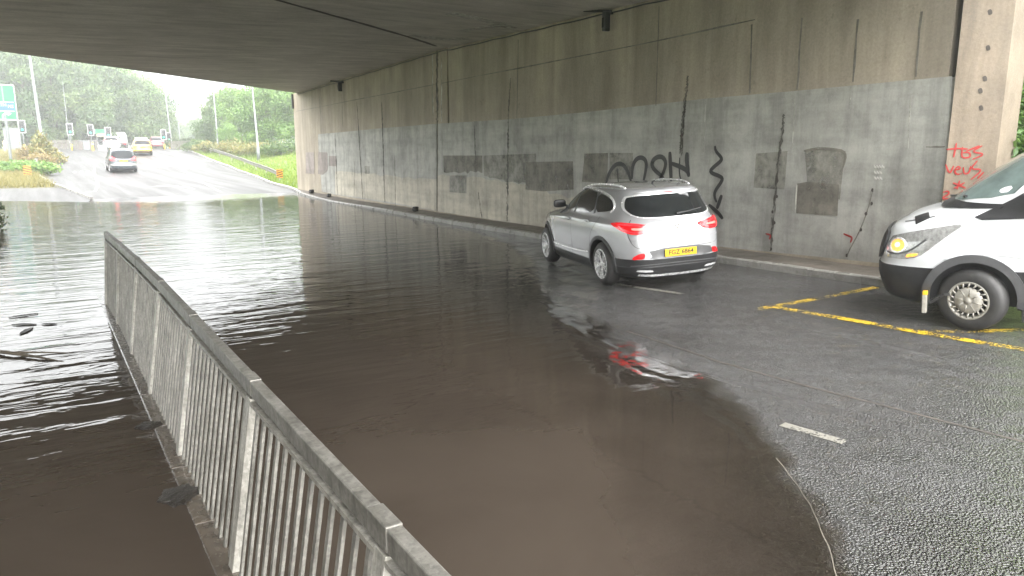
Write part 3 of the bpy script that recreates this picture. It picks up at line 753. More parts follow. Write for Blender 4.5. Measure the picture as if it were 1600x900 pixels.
# ------------------------------------------------------------------ pedestrian railing
rail = thing('pedestrian_railing', 'galvanised steel pedestrian railing standing in the flood beside the road', 'railing', (0, 0, 0))
post_y = [-1.35, .35, 2.05, 3.80, 5.57, 7.17, 8.72, 10.35, 11.75]
RB, RT, ZT = .675, .835, .985     # foot x, top x (the run leans towards the road), top height
def rx(z, y=5): 
    k = sm(7, 11.5, y); return RB + (RT-RB)*(1-.45*k)*(z/ZT)
def rail_pt(y, z): return Vector((rx(z, y) - (.0 if y < 10.4 else .02*(y-10.4)), y, z))
for i, y in enumerate(post_y):
    bm = NB(); bar(bm, rail_pt(y, -.45), rail_pt(y, ZT-.055), .05, .095, up=(0, 1, 0), bevel=.004); obj('post', bm, 'galv_post', rail)
for a, b in zip(post_y, post_y[1:]):
    # top rail in two lengths per bay with a sleeve joint at the post
    bm = NB(); bar(bm, rail_pt(a+.12, ZT), rail_pt(b-.05, ZT), .055, .085, bevel=.006); tr = obj('top_rail', bm, 'galv_bar', rail)
    bm = NB(); bar(bm, rail_pt(a-.046, ZT+.002), rail_pt(a+.116, ZT+.002), .060, .090, bevel=.005); obj('rail_sleeve', bm, 'galv_bar', rail)
    bm = NB(); bar(bm, rail_pt(a+.04, ZT-.075), rail_pt(b-.04, ZT-.075), .05, .022); obj('under_rail', bm, 'galv', rail)
    bm = NB(); bar(bm, rail_pt(a+.04, -.06), rail_pt(b-.04, -.06), .03, .045); obj('bottom_rail', bm, 'galv', rail)
    n = 14
    for k in range(1, n):
        y = a+(b-a)*k/n
        bm = NB(); bar(bm, rail_pt(y, -.05), rail_pt(y, ZT-.10), .016, .033, up=(0, 1, 0), bevel=.003); obj('infill_bar', bm, 'galv_bar', rail)
y = post_y[-1]
bm = NB(); bar(bm, rail_pt(y-.05, ZT), rail_pt(y+.06, ZT), .058, .088, bevel=.005); obj('rail_sleeve', bm, 'galv_bar', rail)

# wet leaf clods caught at the foot of the railing
def clod(x, y, rx_, ry_, h, label):
    bm = NB(); bmesh.ops.create_icosphere(bm, subdivisions=4, radius=1)
    r2 = random.Random(int(x*100+y*10)); ph = [r2.uniform(0, 6) for _ in range(6)]
    for v in bm.verts:
        p = v.co.copy(); k = 1 + .16*math.sin(p.x*5+ph[0])*math.sin(p.y*6+ph[1]) + .10*math.sin(p.x*13+ph[2])*math.sin(p.y*15+ph[3]) + r2.uniform(-.05, .05)
        v.co = (p.x*rx_*k, p.y*ry_*k, max(-.05, p.z*h*k))
    return tag(obj('leaf_clod', bm, 'leaf_litter', loc=(x, y, 0)), label, 'debris', 'clods of wet leaves at the railing foot')
clod(.56, 6.30, .10, .10, .018, 'farther clod of wet leaves at the railing foot')
clod(.57, 4.86, .13, .16, .018, 'nearer clod of wet leaves at the railing foot')

# ------------------------------------------------------------------ vehicles
def pchip(xs, ys, q):
    xs, ys, q = map(np.asarray, (xs, ys, q)); h = np.diff(xs); d = np.diff(ys)/h; m = np.zeros(len(xs))
    m[0], m[-1] = d[0], d[-1]
    for k in range(1, len(xs)-1):
        if d[k-1]*d[k] > 0:
            w1, w2 = 2*h[k]+h[k-1], h[k]+2*h[k-1]; m[k] = (w1+w2)/(w1/d[k-1]+w2/d[k])
    i = np.clip(np.searchsorted(xs, q)-1, 0, len(xs)-2); t = (q-xs[i])/h[i]
    return ((2*t**3-3*t**2+1)*ys[i] + (t**3-2*t**2+t)*h[i]*m[i] + (-2*t**3+3*t**2)*ys[i+1] + (t**3-t**2)*h[i]*m[i+1])
def contour_body(keys, sub=5, npts=112):
    """car body from horizontal outlines; a key is (z, x_rear, x_front, half_width, rear_exponent, front_exponent)"""
    K = np.array(keys, float); idx = np.arange(len(K)); q = np.linspace(0, len(K)-1, (len(K)-1)*sub+1)
    C = [pchip(idx, K[:, c], q) for c in range(6)]
    vs, fs = [], []
    for j in range(len(q)):
        z, xr_, xf_, W, nr, nf = [C[c][j] for c in range(6)]
        xm = (xr_+xf_)/2; hl = (xf_-xr_)/2
        for k in range(npts):
            a = 2*math.pi*k/npts; c, s = math.cos(a), math.sin(a); n = nf if c >= 0 else nr
            vs.append((xm + hl*math.copysign(abs(c)**(2/n), c), W*math.copysign(abs(s)**(2/n), s), z))
    for j in range(len(q)-1):
        for k in range(npts):
            a, b = j*npts+k, j*npts+(k+1) % npts; fs.append((a, b, b+npts, a+npts))
    fs.append(tuple(range(npts))[::-1]); top = (len(q)-1)*npts; fs.append(tuple(range(top, top+npts)))
    return vs, fs
def mesh_of(name, vs, fs):
    me = bpy.data.meshes.new(name); me.from_pydata(vs, [], fs); return me
def cut_arches(me, arches, wmax, depth, body_mats, low):
    """cut round wheel openings (x, z, radius) into both sides; returns the mesh with paint / cladding / arch faces"""
    o = bpy.data.objects.new('tmp', me); COL.objects.link(o)
    for m_ in body_mats: me.materials.append(M[m_])
    for p in me.polygons: p.material_index = 1 if low(p.center) else 0
    bm = NB()
    for ax, az, ar in arches:
        for s in (-1, 1):
            bmesh.ops.create_cone(bm, cap_ends=True, segments=64, radius1=ar, radius2=ar, depth=depth, matrix=Matrix.Translation((ax, s*(wmax-depth/2+.12), az)) @ Matrix.Rotation(math.pi/2, 4, 'X'))
    cm = bpy.data.meshes.new('cut'); bm.to_mesh(cm); bm.free()
    for m_ in body_mats: cm.materials.append(M[m_])
    for p in cm.polygons: p.material_index = 2
    c = bpy.data.objects.new('cut', cm); COL.objects.link(c)
    md = o.modifiers.new('b', 'BOOLEAN'); md.object = c; md.operation = 'DIFFERENCE'; md.solver = 'EXACT'
    dg = bpy.context.evaluated_depsgraph_get(); dg.update()
    res = bpy.data.meshes.new_from_object(o.evaluated_get(dg))
    bpy.data.objects.remove(o); bpy.data.objects.remove(c)
    return res
def split_by_material(me, groups, parent):
    """one object per (name, material, slots): the faces of those slots"""
    for name, mat, slots in groups:
        bm = NB(); bm.from_mesh(me)
        bmesh.ops.delete(bm, geom=[f for f in bm.faces if f.material_index not in slots], context='FACES')
        for f in bm.faces: f.material_index = 0; f.smooth = len(f.verts) < 20
        for e in bm.edges:
            if len(e.link_faces) == 2 and e.calc_face_angle(0) > R(50): e.smooth = False
        m2 = bpy.data.meshes.new(name); bm.to_mesh(m2); bm.free(); obj(name, m2, mat, parent)
class Skin:
    """projects flat outlines on a body surface and makes thin fitted pieces"""
    def __init__(s, vs, fs, parent): s.bvh = BVHTree.FromPolygons([Vector(v) for v in vs], fs); s.parent = parent
    FR = {'left': ((0, 0, 0), (1, 0, 0), (0, 0, 1), (0, -1, 0)), 'right': ((0, 0, 0), (1, 0, 0), (0, 0, 1), (0, 1, 0)), 'rear': ((0, 0, 0), (0, 1, 0), (0, 0, 1), (1, 0, 0)), 'front': ((0, 0, 0), (0, 1, 0), (0, 0, 1), (-1, 0, 0)),
          'top': ((0, 0, 0), (1, 0, 0), (0, 1, 0), (0, 0, -1)),
          'rl': ((0, 0, 0), (.7071, .7071, 0), (0, 0, 1), (.7071, -.7071, 0)), 'rr': ((0, 0, 0), (.7071, -.7071, 0), (0, 0, 1), (.7071, .7071, 0)),
          'fl': ((0, 0, 0), (.7071, -.7071, 0), (0, 0, 1), (-.7071, -.7071, 0)), 'fr': ((0, 0, 0), (.7071, .7071, 0), (0, 0, 1), (-.7071, .7071, 0))}
    def hit(s, a, b, fr, off):
        o, ux, uy, d = [Vector(q) for q in s.FR[fr]]
        p = o+ux*a+uy*b
        h, nrm, _, _ = s.bvh.ray_cast(p-d*9, d)
        if h is None:
            h, nrm, _, _ = s.bvh.find_nearest(p-d*2)
        if nrm.dot(d) > 0: nrm = -nrm
        return h+nrm*off, nrm
    def patch(s, name, pts, fr, mat, off=.006, thick=.03, step=.07, rnd_=2, parent=None):
        if rnd_:
            q = pts+[pts[0]]
            for _ in range(rnd_):
                q2 = []
                for a, b in zip(q, q[1:]): q2 += [(a[0]*.8+b[0]*.2, a[1]*.8+b[1]*.2), (a[0]*.2+b[0]*.8, a[1]*.2+b[1]*.8)]
                q = q2+[q2[0]]
            pts = q[:-1]
        fine = []
        for a, b in zip(pts, pts[1:]+pts[:1]):
            n = max(1, int(math.dist(a, b)/step)); fine += [(a[0]+(b[0]-a[0])*k/n, a[1]+(b[1]-a[1])*k/n) for k in range(n)]
        V = [Vector(p) for p in fine]; n = len(V)
        xs_ = [p.x for p in V]; ys_ = [p.y for p in V]
        inner = [Vector((x, y)) for x in np.arange(min(xs_)+step/2, max(xs_), step) for y in np.arange(min(ys_)+step/2, max(ys_), step)]
        r = delaunay_2d_cdt(V+inner, [(k, (k+1) % n) for k in range(n)], [], 1, 1e-5)
        bm = NB(); top = [bm.verts.new(s.hit(v.x, v.y, fr, off)[0]) for v in r[0]]
        for f in r[2]:
            if len(f) >= 3:
                try: bm.faces.new([top[k] for k in f]).smooth = True
                except ValueError: pass
        bmesh.ops.delete(bm, geom=[v for v in bm.verts if not v.link_faces], context='VERTS')
        d = Vector(s.FR[fr][3])
        bmesh.ops.recalc_face_normals(bm, faces=bm.faces)
        if sum((f.normal.dot(d)*f.calc_area() for f in bm.faces)) > 0: bmesh.ops.reverse_faces(bm, faces=bm.faces)
        es = [e for e in bm.edges if e.is_boundary]
        ex = bmesh.ops.extrude_edge_only(bm, edges=es)
        bmesh.ops.translate(bm, vec=d*thick, verts=[g_ for g_ in ex['geom'] if isinstance(g_, bmesh.types.BMVert)])
        for e in es: e.smooth = False
        return obj(name, bm, mat, parent or s.parent)
    def strip(s, name, pts, fr, w, mat, off=.004, thick=.02, closed=False, parent=None, sm_=2, step=.06):
        if closed: pts = pts+[pts[0]]
        pts = smooth(pts, sm_) if sm_ else pts
        P = []
        for a, b in zip(pts, pts[1:]):
            n = max(1, int(math.dist(a, b)/step)); P += [Vector((a[0]+(b[0]-a[0])*k/n, a[1]+(b[1]-a[1])*k/n)) for k in range(n)]
        P.append(Vector(pts[-1])); n = len(P); bm = NB(); rows = []; d = Vector(s.FR[fr][3])
        for i, p in enumerate(P):
            t = P[min(i+1, n-1)]-P[max(i-1, 0)]
            if closed and i in (0, n-1): t = P[1]-P[-2]
            if t.length < 1e-7: t = Vector((1, 0))
            t.normalize(); nn = Vector((-t.y, t.x))*w/2
            a, b = s.hit(*(p+nn), fr, off)[0], s.hit(*(p-nn), fr, off)[0]
            rows.append([bm.verts.new(q) for q in (a+d*thick, a, b, b+d*thick)])
        for A, B in zip(rows, rows[1:]):
            for k in range(3): bm.faces.new((A[k], A[k+1], B[k+1], B[k]))
        bmesh.ops.recalc_face_normals(bm, faces=bm.faces)
        return obj(name, bm, mat, parent or s.parent)
    def text(s, name, body, size, fr, a0, b0, mat, off=.008, flip=False, parent=None, space=1, flat=None):
        cu = bpy.data.curves.new('t', 'FONT'); cu.body = body; cu.size = size; cu.align_x = 'CENTER'; cu.align_y = 'CENTER'; cu.space_character = space; cu.resolution_u = 3; cu.offset = size*.022
        to = bpy.data.objects.new('t', cu); COL.objects.link(to); dg = bpy.context.evaluated_depsgraph_get(); dg.update()
        me = bpy.data.meshes.new_from_object(to.evaluated_get(dg)); bpy.data.objects.remove(to)
        for v in me.vertices:
            x = -v.co.x if flip else v.co.x
            v.co = s.hit(a0+x, b0+v.co.y, fr, off)[0] if flat is None else Vector((flat, a0+x, b0+v.co.y))
        return obj(name, me, mat, parent or s.parent)
def mirror(pts): return [(-a, b) for a, b in pts]
def strip_text(body, size, space=1):
    cu = bpy.data.curves.new('t', 'FONT'); cu.body = body; cu.size = size; cu.align_x = 'LEFT'; cu.align_y = 'CENTER'; cu.space_character = space; cu.resolution_u = 3
    to = bpy.data.objects.new('t', cu); COL.objects.link(to); dg = bpy.context.evaluated_depsgraph_get(); dg.update()
    me = bpy.data.meshes.new_from_object(to.evaluated_get(dg)); bpy.data.objects.remove(to); return me

_wheels = {}
def wheel_meshes(style, r, rr, w):
    key = (style, r, rr, w)
    if key in _wheels: return _wheels[key]
    bm = NB(); h = w/2
    lathe_y(bm, [(-h, rr), (-h-.006, rr+.02), (-h, r-.045), (-h+.03, r-.012), (-h+.055, r), (-.01, r+.001), (.01, r+.001), (h-.055, r), (h-.03, r-.012), (h, r-.045), (h+.006, rr+.02), (h, rr)], 56)
    for f in bm.faces: f.smooth = True
    ty = bpy.data.meshes.new('tyre'); bm.to_mesh(ty); bm.free(); ty.materials.append(M['rubber'])
    rims = []
    for s in (1, -1):
        bm = NB()
        lathe_y(bm, [(s*h*.98, rr+.004), (s*(h+.006), rr-.004), (s*(h+.002), rr-.022), (s*(h-.03), rr-.034), (s*(h-.10), rr-.05)], 56)
        if style == 'alloy':
            for k in range(5):
                for da in (-.16, .16):
                    a = k*2*math.pi/5 + .3; a2 = a+da*1.15; a1 = a+da*.9
                    bar(bm, (.055*math.cos(a1), s*(h-.030), .055*math.sin(a1)), ((rr-.012)*math.cos(a2), s*(h-.012), (rr-.012)*math.sin(a2)), .030, .022, up=(0, 1, 0), bevel=.005)
            lathe_y(bm, [(s*(h-.005), .001), (s*(h-.006), .03), (s*(h-.02), .062), (s*(h-.05), .07)], 24)
        else:
            lathe_y(bm, [(s*(h+.024), .001), (s*(h+.022), .030), (s*(h+.010), .036), (s*(h+.014), .05), (s*(h+.008), rr*.66), (s*(h-.01), rr*.70)], 48)
            for k in range(18):
                a = k*2*math.pi/18
                bar(bm, (rr*.66*math.cos(a), s*h, rr*.66*math.sin(a)), ((rr-.012)*math.cos(a+.12), s*(h-.004), (rr-.012)*math.sin(a+.12)), .016, .014, up=(0, 1, 0))
            for k in range(8):
                a = k*2*math.pi/8
                bar(bm, (.05*math.cos(a), s*(h+.010), .05*math.sin(a)), (rr*.66*math.cos(a), s*(h+.005), rr*.66*math.sin(a)), .012, .012, up=(0, 1, 0))
        for f in bm.faces: f.smooth = len(f.verts) == 4 and f.calc_area() > .0
        rm = bpy.data.meshes.new('rim'); bm.to_mesh(rm); bm.free(); rm.materials.append(M['alloy' if style == 'alloy' else 'hubcap'])
        bm = NB(); lathe_y(bm, [(s*(h-.075), .001), (s*(h-.07), rr-.04)], 32)
        dk = bpy.data.meshes.new('brake_disc'); bm.to_mesh(dk); bm.free(); dk.materials.append(M['black'])
        rims.append((rm, dk))
    _wheels[key] = (ty, rims); return _wheels[key]
def add_wheels(root, axles, track, style, r, rr, w, steer=0):
    ty, rims = wheel_meshes(style, r, rr, w)
    for i, ax in enumerate(axles):
        for s in (1, -1):
            o = obj('wheel', ty, None, root, (ax, s*track/2, r), False)
            o.rotation_euler = (0, rnd.uniform(0, 1), steer if i == 0 else 0)
            rm, dk = rims[0 if s > 0 else 1]
            obj('rim', rm, None, o); obj('brake_disc', dk, None, o)
def place(root, x, y, az, wb=2.6, track=1.55, dz=0):
    """stand a vehicle on the road at x, y, heading az degrees clockwise from +Y"""
    a = R(az); f = Vector((math.sin(a), math.cos(a))); l = Vector((-math.cos(a), math.sin(a))); c = Vector((x, y))
    zz = {(i, j): z_road(*(c+f*wb/2*i+l*track/2*j)) for i in (1, -1) for j in (1, -1)}
    fx = ((zz[1, 1]+zz[1, -1])-(zz[-1, 1]+zz[-1, -1]))/2/wb; ly = ((zz[1, 1]+zz[-1, 1])-(zz[1, -1]+zz[-1, -1]))/2/track
    X = Vector((f.x, f.y, fx)).normalized(); Y = Vector((l.x, l.y, ly)); Z = X.cross(Y).normalized(); Y = Z.cross(X)
    root.location = (x, y, sum(zz.values())/4+dz)
    root.rotation_euler = Matrix((X, Y, Z)).transposed().to_euler()

# --- the silver car in the middle
suv = thing('suv_car', 'silver family car with lit red rear lamps and a yellow number plate', 'car')
SUV = [(.17, -2.00, 1.98, .74, 4, 3.2), (.20, -2.10, 2.06, .82, 4.5, 3.2), (.30, -2.17, 2.17, .895, 5, 3.2), (.38, -2.20, 2.20, .905, 5, 3.2), (.385, -2.197, 2.20, .902, 5, 3.2), (.50, -2.215, 2.225, .905, 5, 3.2), (.505, -2.205, 2.225, .906, 5, 3.2),
       (.60, -2.20, 2.22, .912, 5, 3.2), (.70, -2.185, 2.19, .918, 5, 3.2), (.80, -2.165, 2.13, .920, 5, 3.2), (.90, -2.145, 2.03, .915, 5, 3.2), (.96, -2.13, 1.93, .905, 5, 3.2), (1.01, -2.12, 1.72, .888, 5, 3.1), (1.05, -2.105, 1.45, .866, 4.8, 3),
       (1.09, -2.08, 1.20, .842, 4.6, 2.9), (1.18, -2.025, 1.02, .805, 4.4, 2.9), (1.30, -1.955, .80, .758, 4.2, 2.9), (1.40, -1.895, .58, .715, 4.2, 2.9), (1.47, -1.865, .36, .675, 4.2, 2.9), (1.50, -1.87, .24, .655, 4.2, 2.9), (1.53, -1.84, .08, .625, 4.2, 2.8),
       (1.565, -1.70, -.12, .56, 3.8, 2.7), (1.588, -1.50, -.33, .44, 3.2, 2.6), (1.60, -1.2, -.6, .22, 2.6, 2.4)]
sv, sf = contour_body(SUV, 6, 128)
low = lambda c: c.z < .384 or (c.z < .505 and c.x < -1.35)
me = cut_arches(mesh_of('body', sv, sf), [(-1.30, .36, .405), (1.346, .36, .405)], .92, .42, ['silver', 'black', 'black'], low)
split_by_material(me, [('body', 'silver', (0,)), ('lower_cladding', 'black', (1, 2))], suv)
sk = Skin(sv, sf, suv)
add_wheels(suv, [1.346, -1.30], 1.575, 'alloy', .352, .245, .225, R(-3))
bm = NB(); box(bm, (0, 0, .33), (3.6, 1.15, .22)); obj('underbody', bm, 'black', suv)
sk.patch('rear_window', [(-.58, 1.452), (.58, 1.452), (.635, 1.36), (.665, 1.24), (.61, 1.155), (.44, 1.118), (-.44, 1.118), (-.61, 1.155), (-.665, 1.24), (-.635, 1.36)], 'rear', 'glass', .007, step=.06)
sk.strip('rear_window_trim', [(-.585, 1.464), (.585, 1.464), (.648, 1.36), (.680, 1.24), (.622, 1.145), (.44, 1.106), (-.44, 1.106), (-.622, 1.145), (-.680, 1.24), (-.648, 1.36), (-.585, 1.464)], 'rear', .018, 'chrome', .016)
for fr, s in (('rl', 1), ('rr', -1)):
    lamp = sk.patch('tail_lamp', [(-.53, 1.035), (-.70, 1.06), (-.95, 1.05), (-1.20, 1.015), (-1.262, .985), (-1.20, .905), (-1.12, .885), (-.95, .885), (-.80, .925), (-.64, .985)], fr, 'tail_faint', .012, step=.04, rnd_=1)
    sk.strip('lamp_ring', [(-.72, 1.03), (-.95, 1.022), (-1.18, .995), (-1.22, .975), (-1.165, .918), (-.97, .908), (-.84, .938), (-.70, 1.015), (-.72, 1.03)], fr, .020, 'tail_red', .018, parent=lamp)
    sk.patch('brake_bar', [(-.93, .985), (-1.15, .975), (-1.15, .945), (-.95, .945)], fr, 'tail_hot', .020, step=.03, rnd_=1, parent=lamp)
    sk.patch('bumper_reflector', [(-.95, .50), (-1.13, .505), (-1.14, .60), (-1.07, .60), (-.97, .545)], fr, 'tail_faint', .010, step=.04, rnd_=1)
sk.patch('brake_light', [(-.13, 1.492), (.13, 1.492), (.12, 1.468), (-.12, 1.468)], 'rear', 'tail_faint', .012, step=.04, rnd_=1)
sk.patch('plate_panel', [(-.60, .500), (-.50, .655), (.50, .655), (.60, .500)], 'rear', 'dark_grey', .006, step=.06, rnd_=1)
sk.patch('plate_panel_side', [(.44, .52), (.50, .64), (.60, .64), (.68, .52)], 'rear', 'silver', .009, step=.05, rnd_=1)
bm = NB(); box(bm, (-2.226, 0, .585), (.012, .52, .112), bevel=.003); pl = obj('number_plate', bm, 'plate', suv)
sk.text('plate_lettering', 'FGZ 6864', .100, 'rear', 0, .585, 'plate_ink', flip=True, parent=pl, flat=-2.2335, space=1.0)
sk.strip('skid_strip', [(-.62, .255), (-.3, .235), (.3, .235), (.62, .255)], 'rear', .035, 'alloy', .006)
sk.strip('bumper_crease', [(-.72, .40), (-.5, .425), (.5, .425), (.72, .40)], 'rear', .014, 'dark_grey', .012)
for s in (1, -1): sk.patch('exhaust_trim', [(s*.42, .30), (s*.66, .315), (s*.64, .345), (s*.44, .335)], 'rear', 'chrome', .01, step=.05, rnd_=1)
sk.strip('badge', [(0, 1.035), (.028, .985), (0, .935), (-.028, .985), (0, 1.035)], 'rear', .014, 'hubcap', .014, sm_=0)
sk.text('model_lettering', 'KADJAR', .042, 'rear', 0, .885, 'hubcap', off=.010, flip=True, space=1.9)
sk.strip('tailgate_seam', [(-.66, 1.10), (-.735, 1.0), (-.74, .86), (-.69, .70), (-.58, .66), (.58, .66), (.69, .70), (.74, .86), (.735, 1.0), (.66, 1.10)], 'rear', .007, 'black', .002)
sk.strip('tailgate_crease', [(-.70, .80), (-.4, .775), (.4, .775), (.70, .80)], 'rear', .012, 'silver', .010)
bm = NB(); tube(bm, [sk.hit(-.02, 1.145, 'rear', .03)[0], sk.hit(-.22, 1.165, 'rear', .03)[0], sk.hit(-.47, 1.20, 'rear', .025)[0]], [.012, .009, .006], 6); obj('rear_wiper', bm, 'dark_grey', suv)
for fr, s in (('left', 1), ('right', -1)):
    sk.patch('side_window', [(1.02, 1.115), (.62, 1.335), (.28, 1.440), (-.02, 1.482), (-.045, 1.125)], fr, 'glass', .006, step=.07, rnd_=1)
    sk.patch('side_window', [(-.115, 1.127), (-.09, 1.488), (-.45, 1.492), (-.80, 1.468), (-.90, 1.15)], fr, 'glass', .006, step=.07, rnd_=1)
    sk.patch('side_window', [(-.955, 1.16), (-.86, 1.462), (-1.15, 1.43), (-1.40, 1.37), (-1.50, 1.26), (-1.44, 1.21)], fr, 'glass', .006, step=.06, rnd_=1)
    sk.strip('window_trim', [(1.06, 1.10), (.64, 1.350), (.28, 1.462), (-.10, 1.510), (-.50, 1.515), (-.88, 1.488), (-1.18, 1.452), (-1.43, 1.385), (-1.54, 1.26), (-1.47, 1.19)], fr, .022, 'chrome', .016)
    sk.strip('window_pillar', [(-.07, 1.10), (-.055, 1.49)], fr, .055, 'black', .007, sm_=0)
    sk.strip('window_pillar', [(-.93, 1.14), (-.83, 1.47)], fr, .05, 'black', .007, sm_=0)
    for seam in ([(-.06, 1.08), (-.09, .9), (-.09, .42)], [(1.02, 1.06), (1.07, .85), (.93, .42)], [(-1.18, 1.12), (-1.08, .95), (-.93, .80), (-.86, .42)]): sk.strip('door_seam', seam, fr, .009, 'black', .0015)
    sk.strip('shoulder_crease', [(1.5, .97), (.7, .955), (0, .945), (-.6, .955), (-1.0, 1.02), (-1.35, 1.06)], fr, .012, 'silver', .009)
    sk.strip('sill_trim', [(.92, .46), (.2, .455), (-.45, .47), (-.82, .50)], fr, .020, 'chrome', .010)
    sk.strip('arch_trim', [(-1.30+.425*math.cos(a), .36+.425*math.sin(a)) for a in np.linspace(-.25, math.pi+.25, 24)], fr, .055, 'black', .012, sm_=0)
    sk.strip('arch_trim', [(1.346+.425*math.cos(a), .36+.425*math.sin(a)) for a in np.linspace(-.25, math.pi+.25, 24)], fr, .055, 'black', .012, sm_=0)
    for hx, hz in ((.06, .985), (-.78, 1.015)):
        p, nn = sk.hit(hx, hz, fr, .022)
        bm = NB(); box(bm, p, (.20, .022, .030), bevel=.009); h = obj('door_handle', bm, 'silver', suv)
        bm = NB(); box(bm, p-nn*.016, (.10, .02, .055), bevel=.009); obj('handle_cup', bm, 'black', h)
    p = sk.hit(.92, 1.12, fr, 0)[0]
    bm = NB(); bmesh.ops.create_uvsphere(bm, u_segments=24, v_segments=14, radius=1)
    for v in bm.verts: v.co = [math.copysign(abs(c)**.55, c)*q for c, q in zip(v.co, (.07 if v.co.x > 0 else .04, .115, .075))]
    bmesh.ops.translate(bm, vec=p+Vector((.02, s*.16, .06)), verts=bm.verts); mo = obj('door_mirror', bm, 'black', suv, smooth=True)
    bm = NB(); bar(bm, p+Vector((0, s*-.02, .0)), p+Vector((.02, s*.12, .03)), .05, .04); obj('mirror_arm', bm, 'black', mo)
    bm = NB(); bar(bm, p+Vector((-.034, s*.10, .06)), p+Vector((-.034, s*.24, .06)), .11, .01); obj('mirror_glass', bm, 'glass_grey', mo)
    tp = [sk.hit(x, s*(.565-.03*abs(x+.6)**2), 'top', o)[0] for x, o in ((.22, .0), (.10, .03), (-.2, .045), (-.6, .045), (-1.0, .045), (-1.35, .035), (-1.52, .0))]
    bm = NB(); tube(bm, [Vector(q) for q in smooth([tuple(t_) for t_ in tp], 2)], .018, 10); obj('roof_rail', bm, 'chrome', suv, smooth=True)
p = sk.hit(-1.35, 0, 'top', 0)[0]
bm = NB(); tube(bm, [p, p+Vector((-.03, 0, .03)), p+Vector((-.13, 0, .075))], [.018, .012, .004], 8); obj('roof_aerial', bm, 'black', suv)
sk.patch('windscreen', [(-.70, 1.13), (.70, 1.13), (.62, 1.38), (.52, 1.47), (-.52, 1.47), (-.62, 1.38)], 'front', 'glass', .006, step=.08)
for fr in ('fl', 'fr'): sk.patch('headlamp', [(.72, .80), (.60, .92), (.52, .97), (.62, .95), (.75, .83)], fr, 'lens', .008, step=.05, rnd_=1)
place(suv, 8.58, 9.95, 16, 2.65, 1.57); suv.scale = (1, 1, .965)

# --- the white van at the right edge
van = thing('panel_van', 'white panel van with a lit amber headlamp and black lower bumper', 'van')
VAN = [(.24, -5.42, -.22, .88, 8, 4.2), (.30, -5.48, -.10, .95, 8, 4.2), (.45, -5.52, -.03, .985, 8, 4.2), (.60, -5.53, .0, 1.0, 8, 4.2), (.68, -5.53, -.005, 1.005, 8, 4.2), (.685, -5.53, -.02, 1.003, 8, 4.2), (.80, -5.53, -.035, 1.01, 8, 4.2), (.92, -5.53, -.06, 1.01, 8, 4.1), (1.02, -5.53, -.095, 1.008, 8, 4.0),
       (1.10, -5.53, -.15, 1.003, 8, 3.9), (1.16, -5.53, -.24, .998, 8, 3.8), (1.22, -5.53, -.34, .992, 8, 3.7), (1.27, -5.53, -.48, .986, 8, 3.7), (1.31, -5.53, -.62, .98, 8, 3.7), (1.36, -5.53, -.72, .97, 8, 3.8), (1.55, -5.52, -.96, .955, 8, 3.9), (1.80, -5.51, -1.32, .925, 8, 4.0),
       (2.0, -5.50, -1.61, .90, 8, 4.0), (2.18, -5.49, -1.95, .872, 8, 4), (2.32, -5.46, -2.36, .83, 8, 4), (2.42, -5.40, -2.62, .76, 7, 4), (2.47, -5.3, -2.9, .66, 6, 4), (2.49, -5.1, -3.2, .5, 5, 4)]
vv, vf = contour_body(VAN, 6, 144)
low = lambda c: c.z < .684
me = cut_arches(mesh_of('body', vv, vf), [(-1.02, .36, .43), (-4.32, .36, .43)], 1.0, .42, ['white_paint', 'dark_grey', 'black'], low)
split_by_material(me, [('body', 'white_paint', (0,)), ('lower_bumper', 'black', (1, 2))], van)
vk = Skin(vv, vf, van)
add_wheels(van, [-1.02, -4.32], 1.74, 'trim', .345, .212, .225, R(-19))
bm = NB(); box(bm, (-2.8, 0, .42), (4.6, 1.2, .25)); obj('underbody', bm, 'black', van)
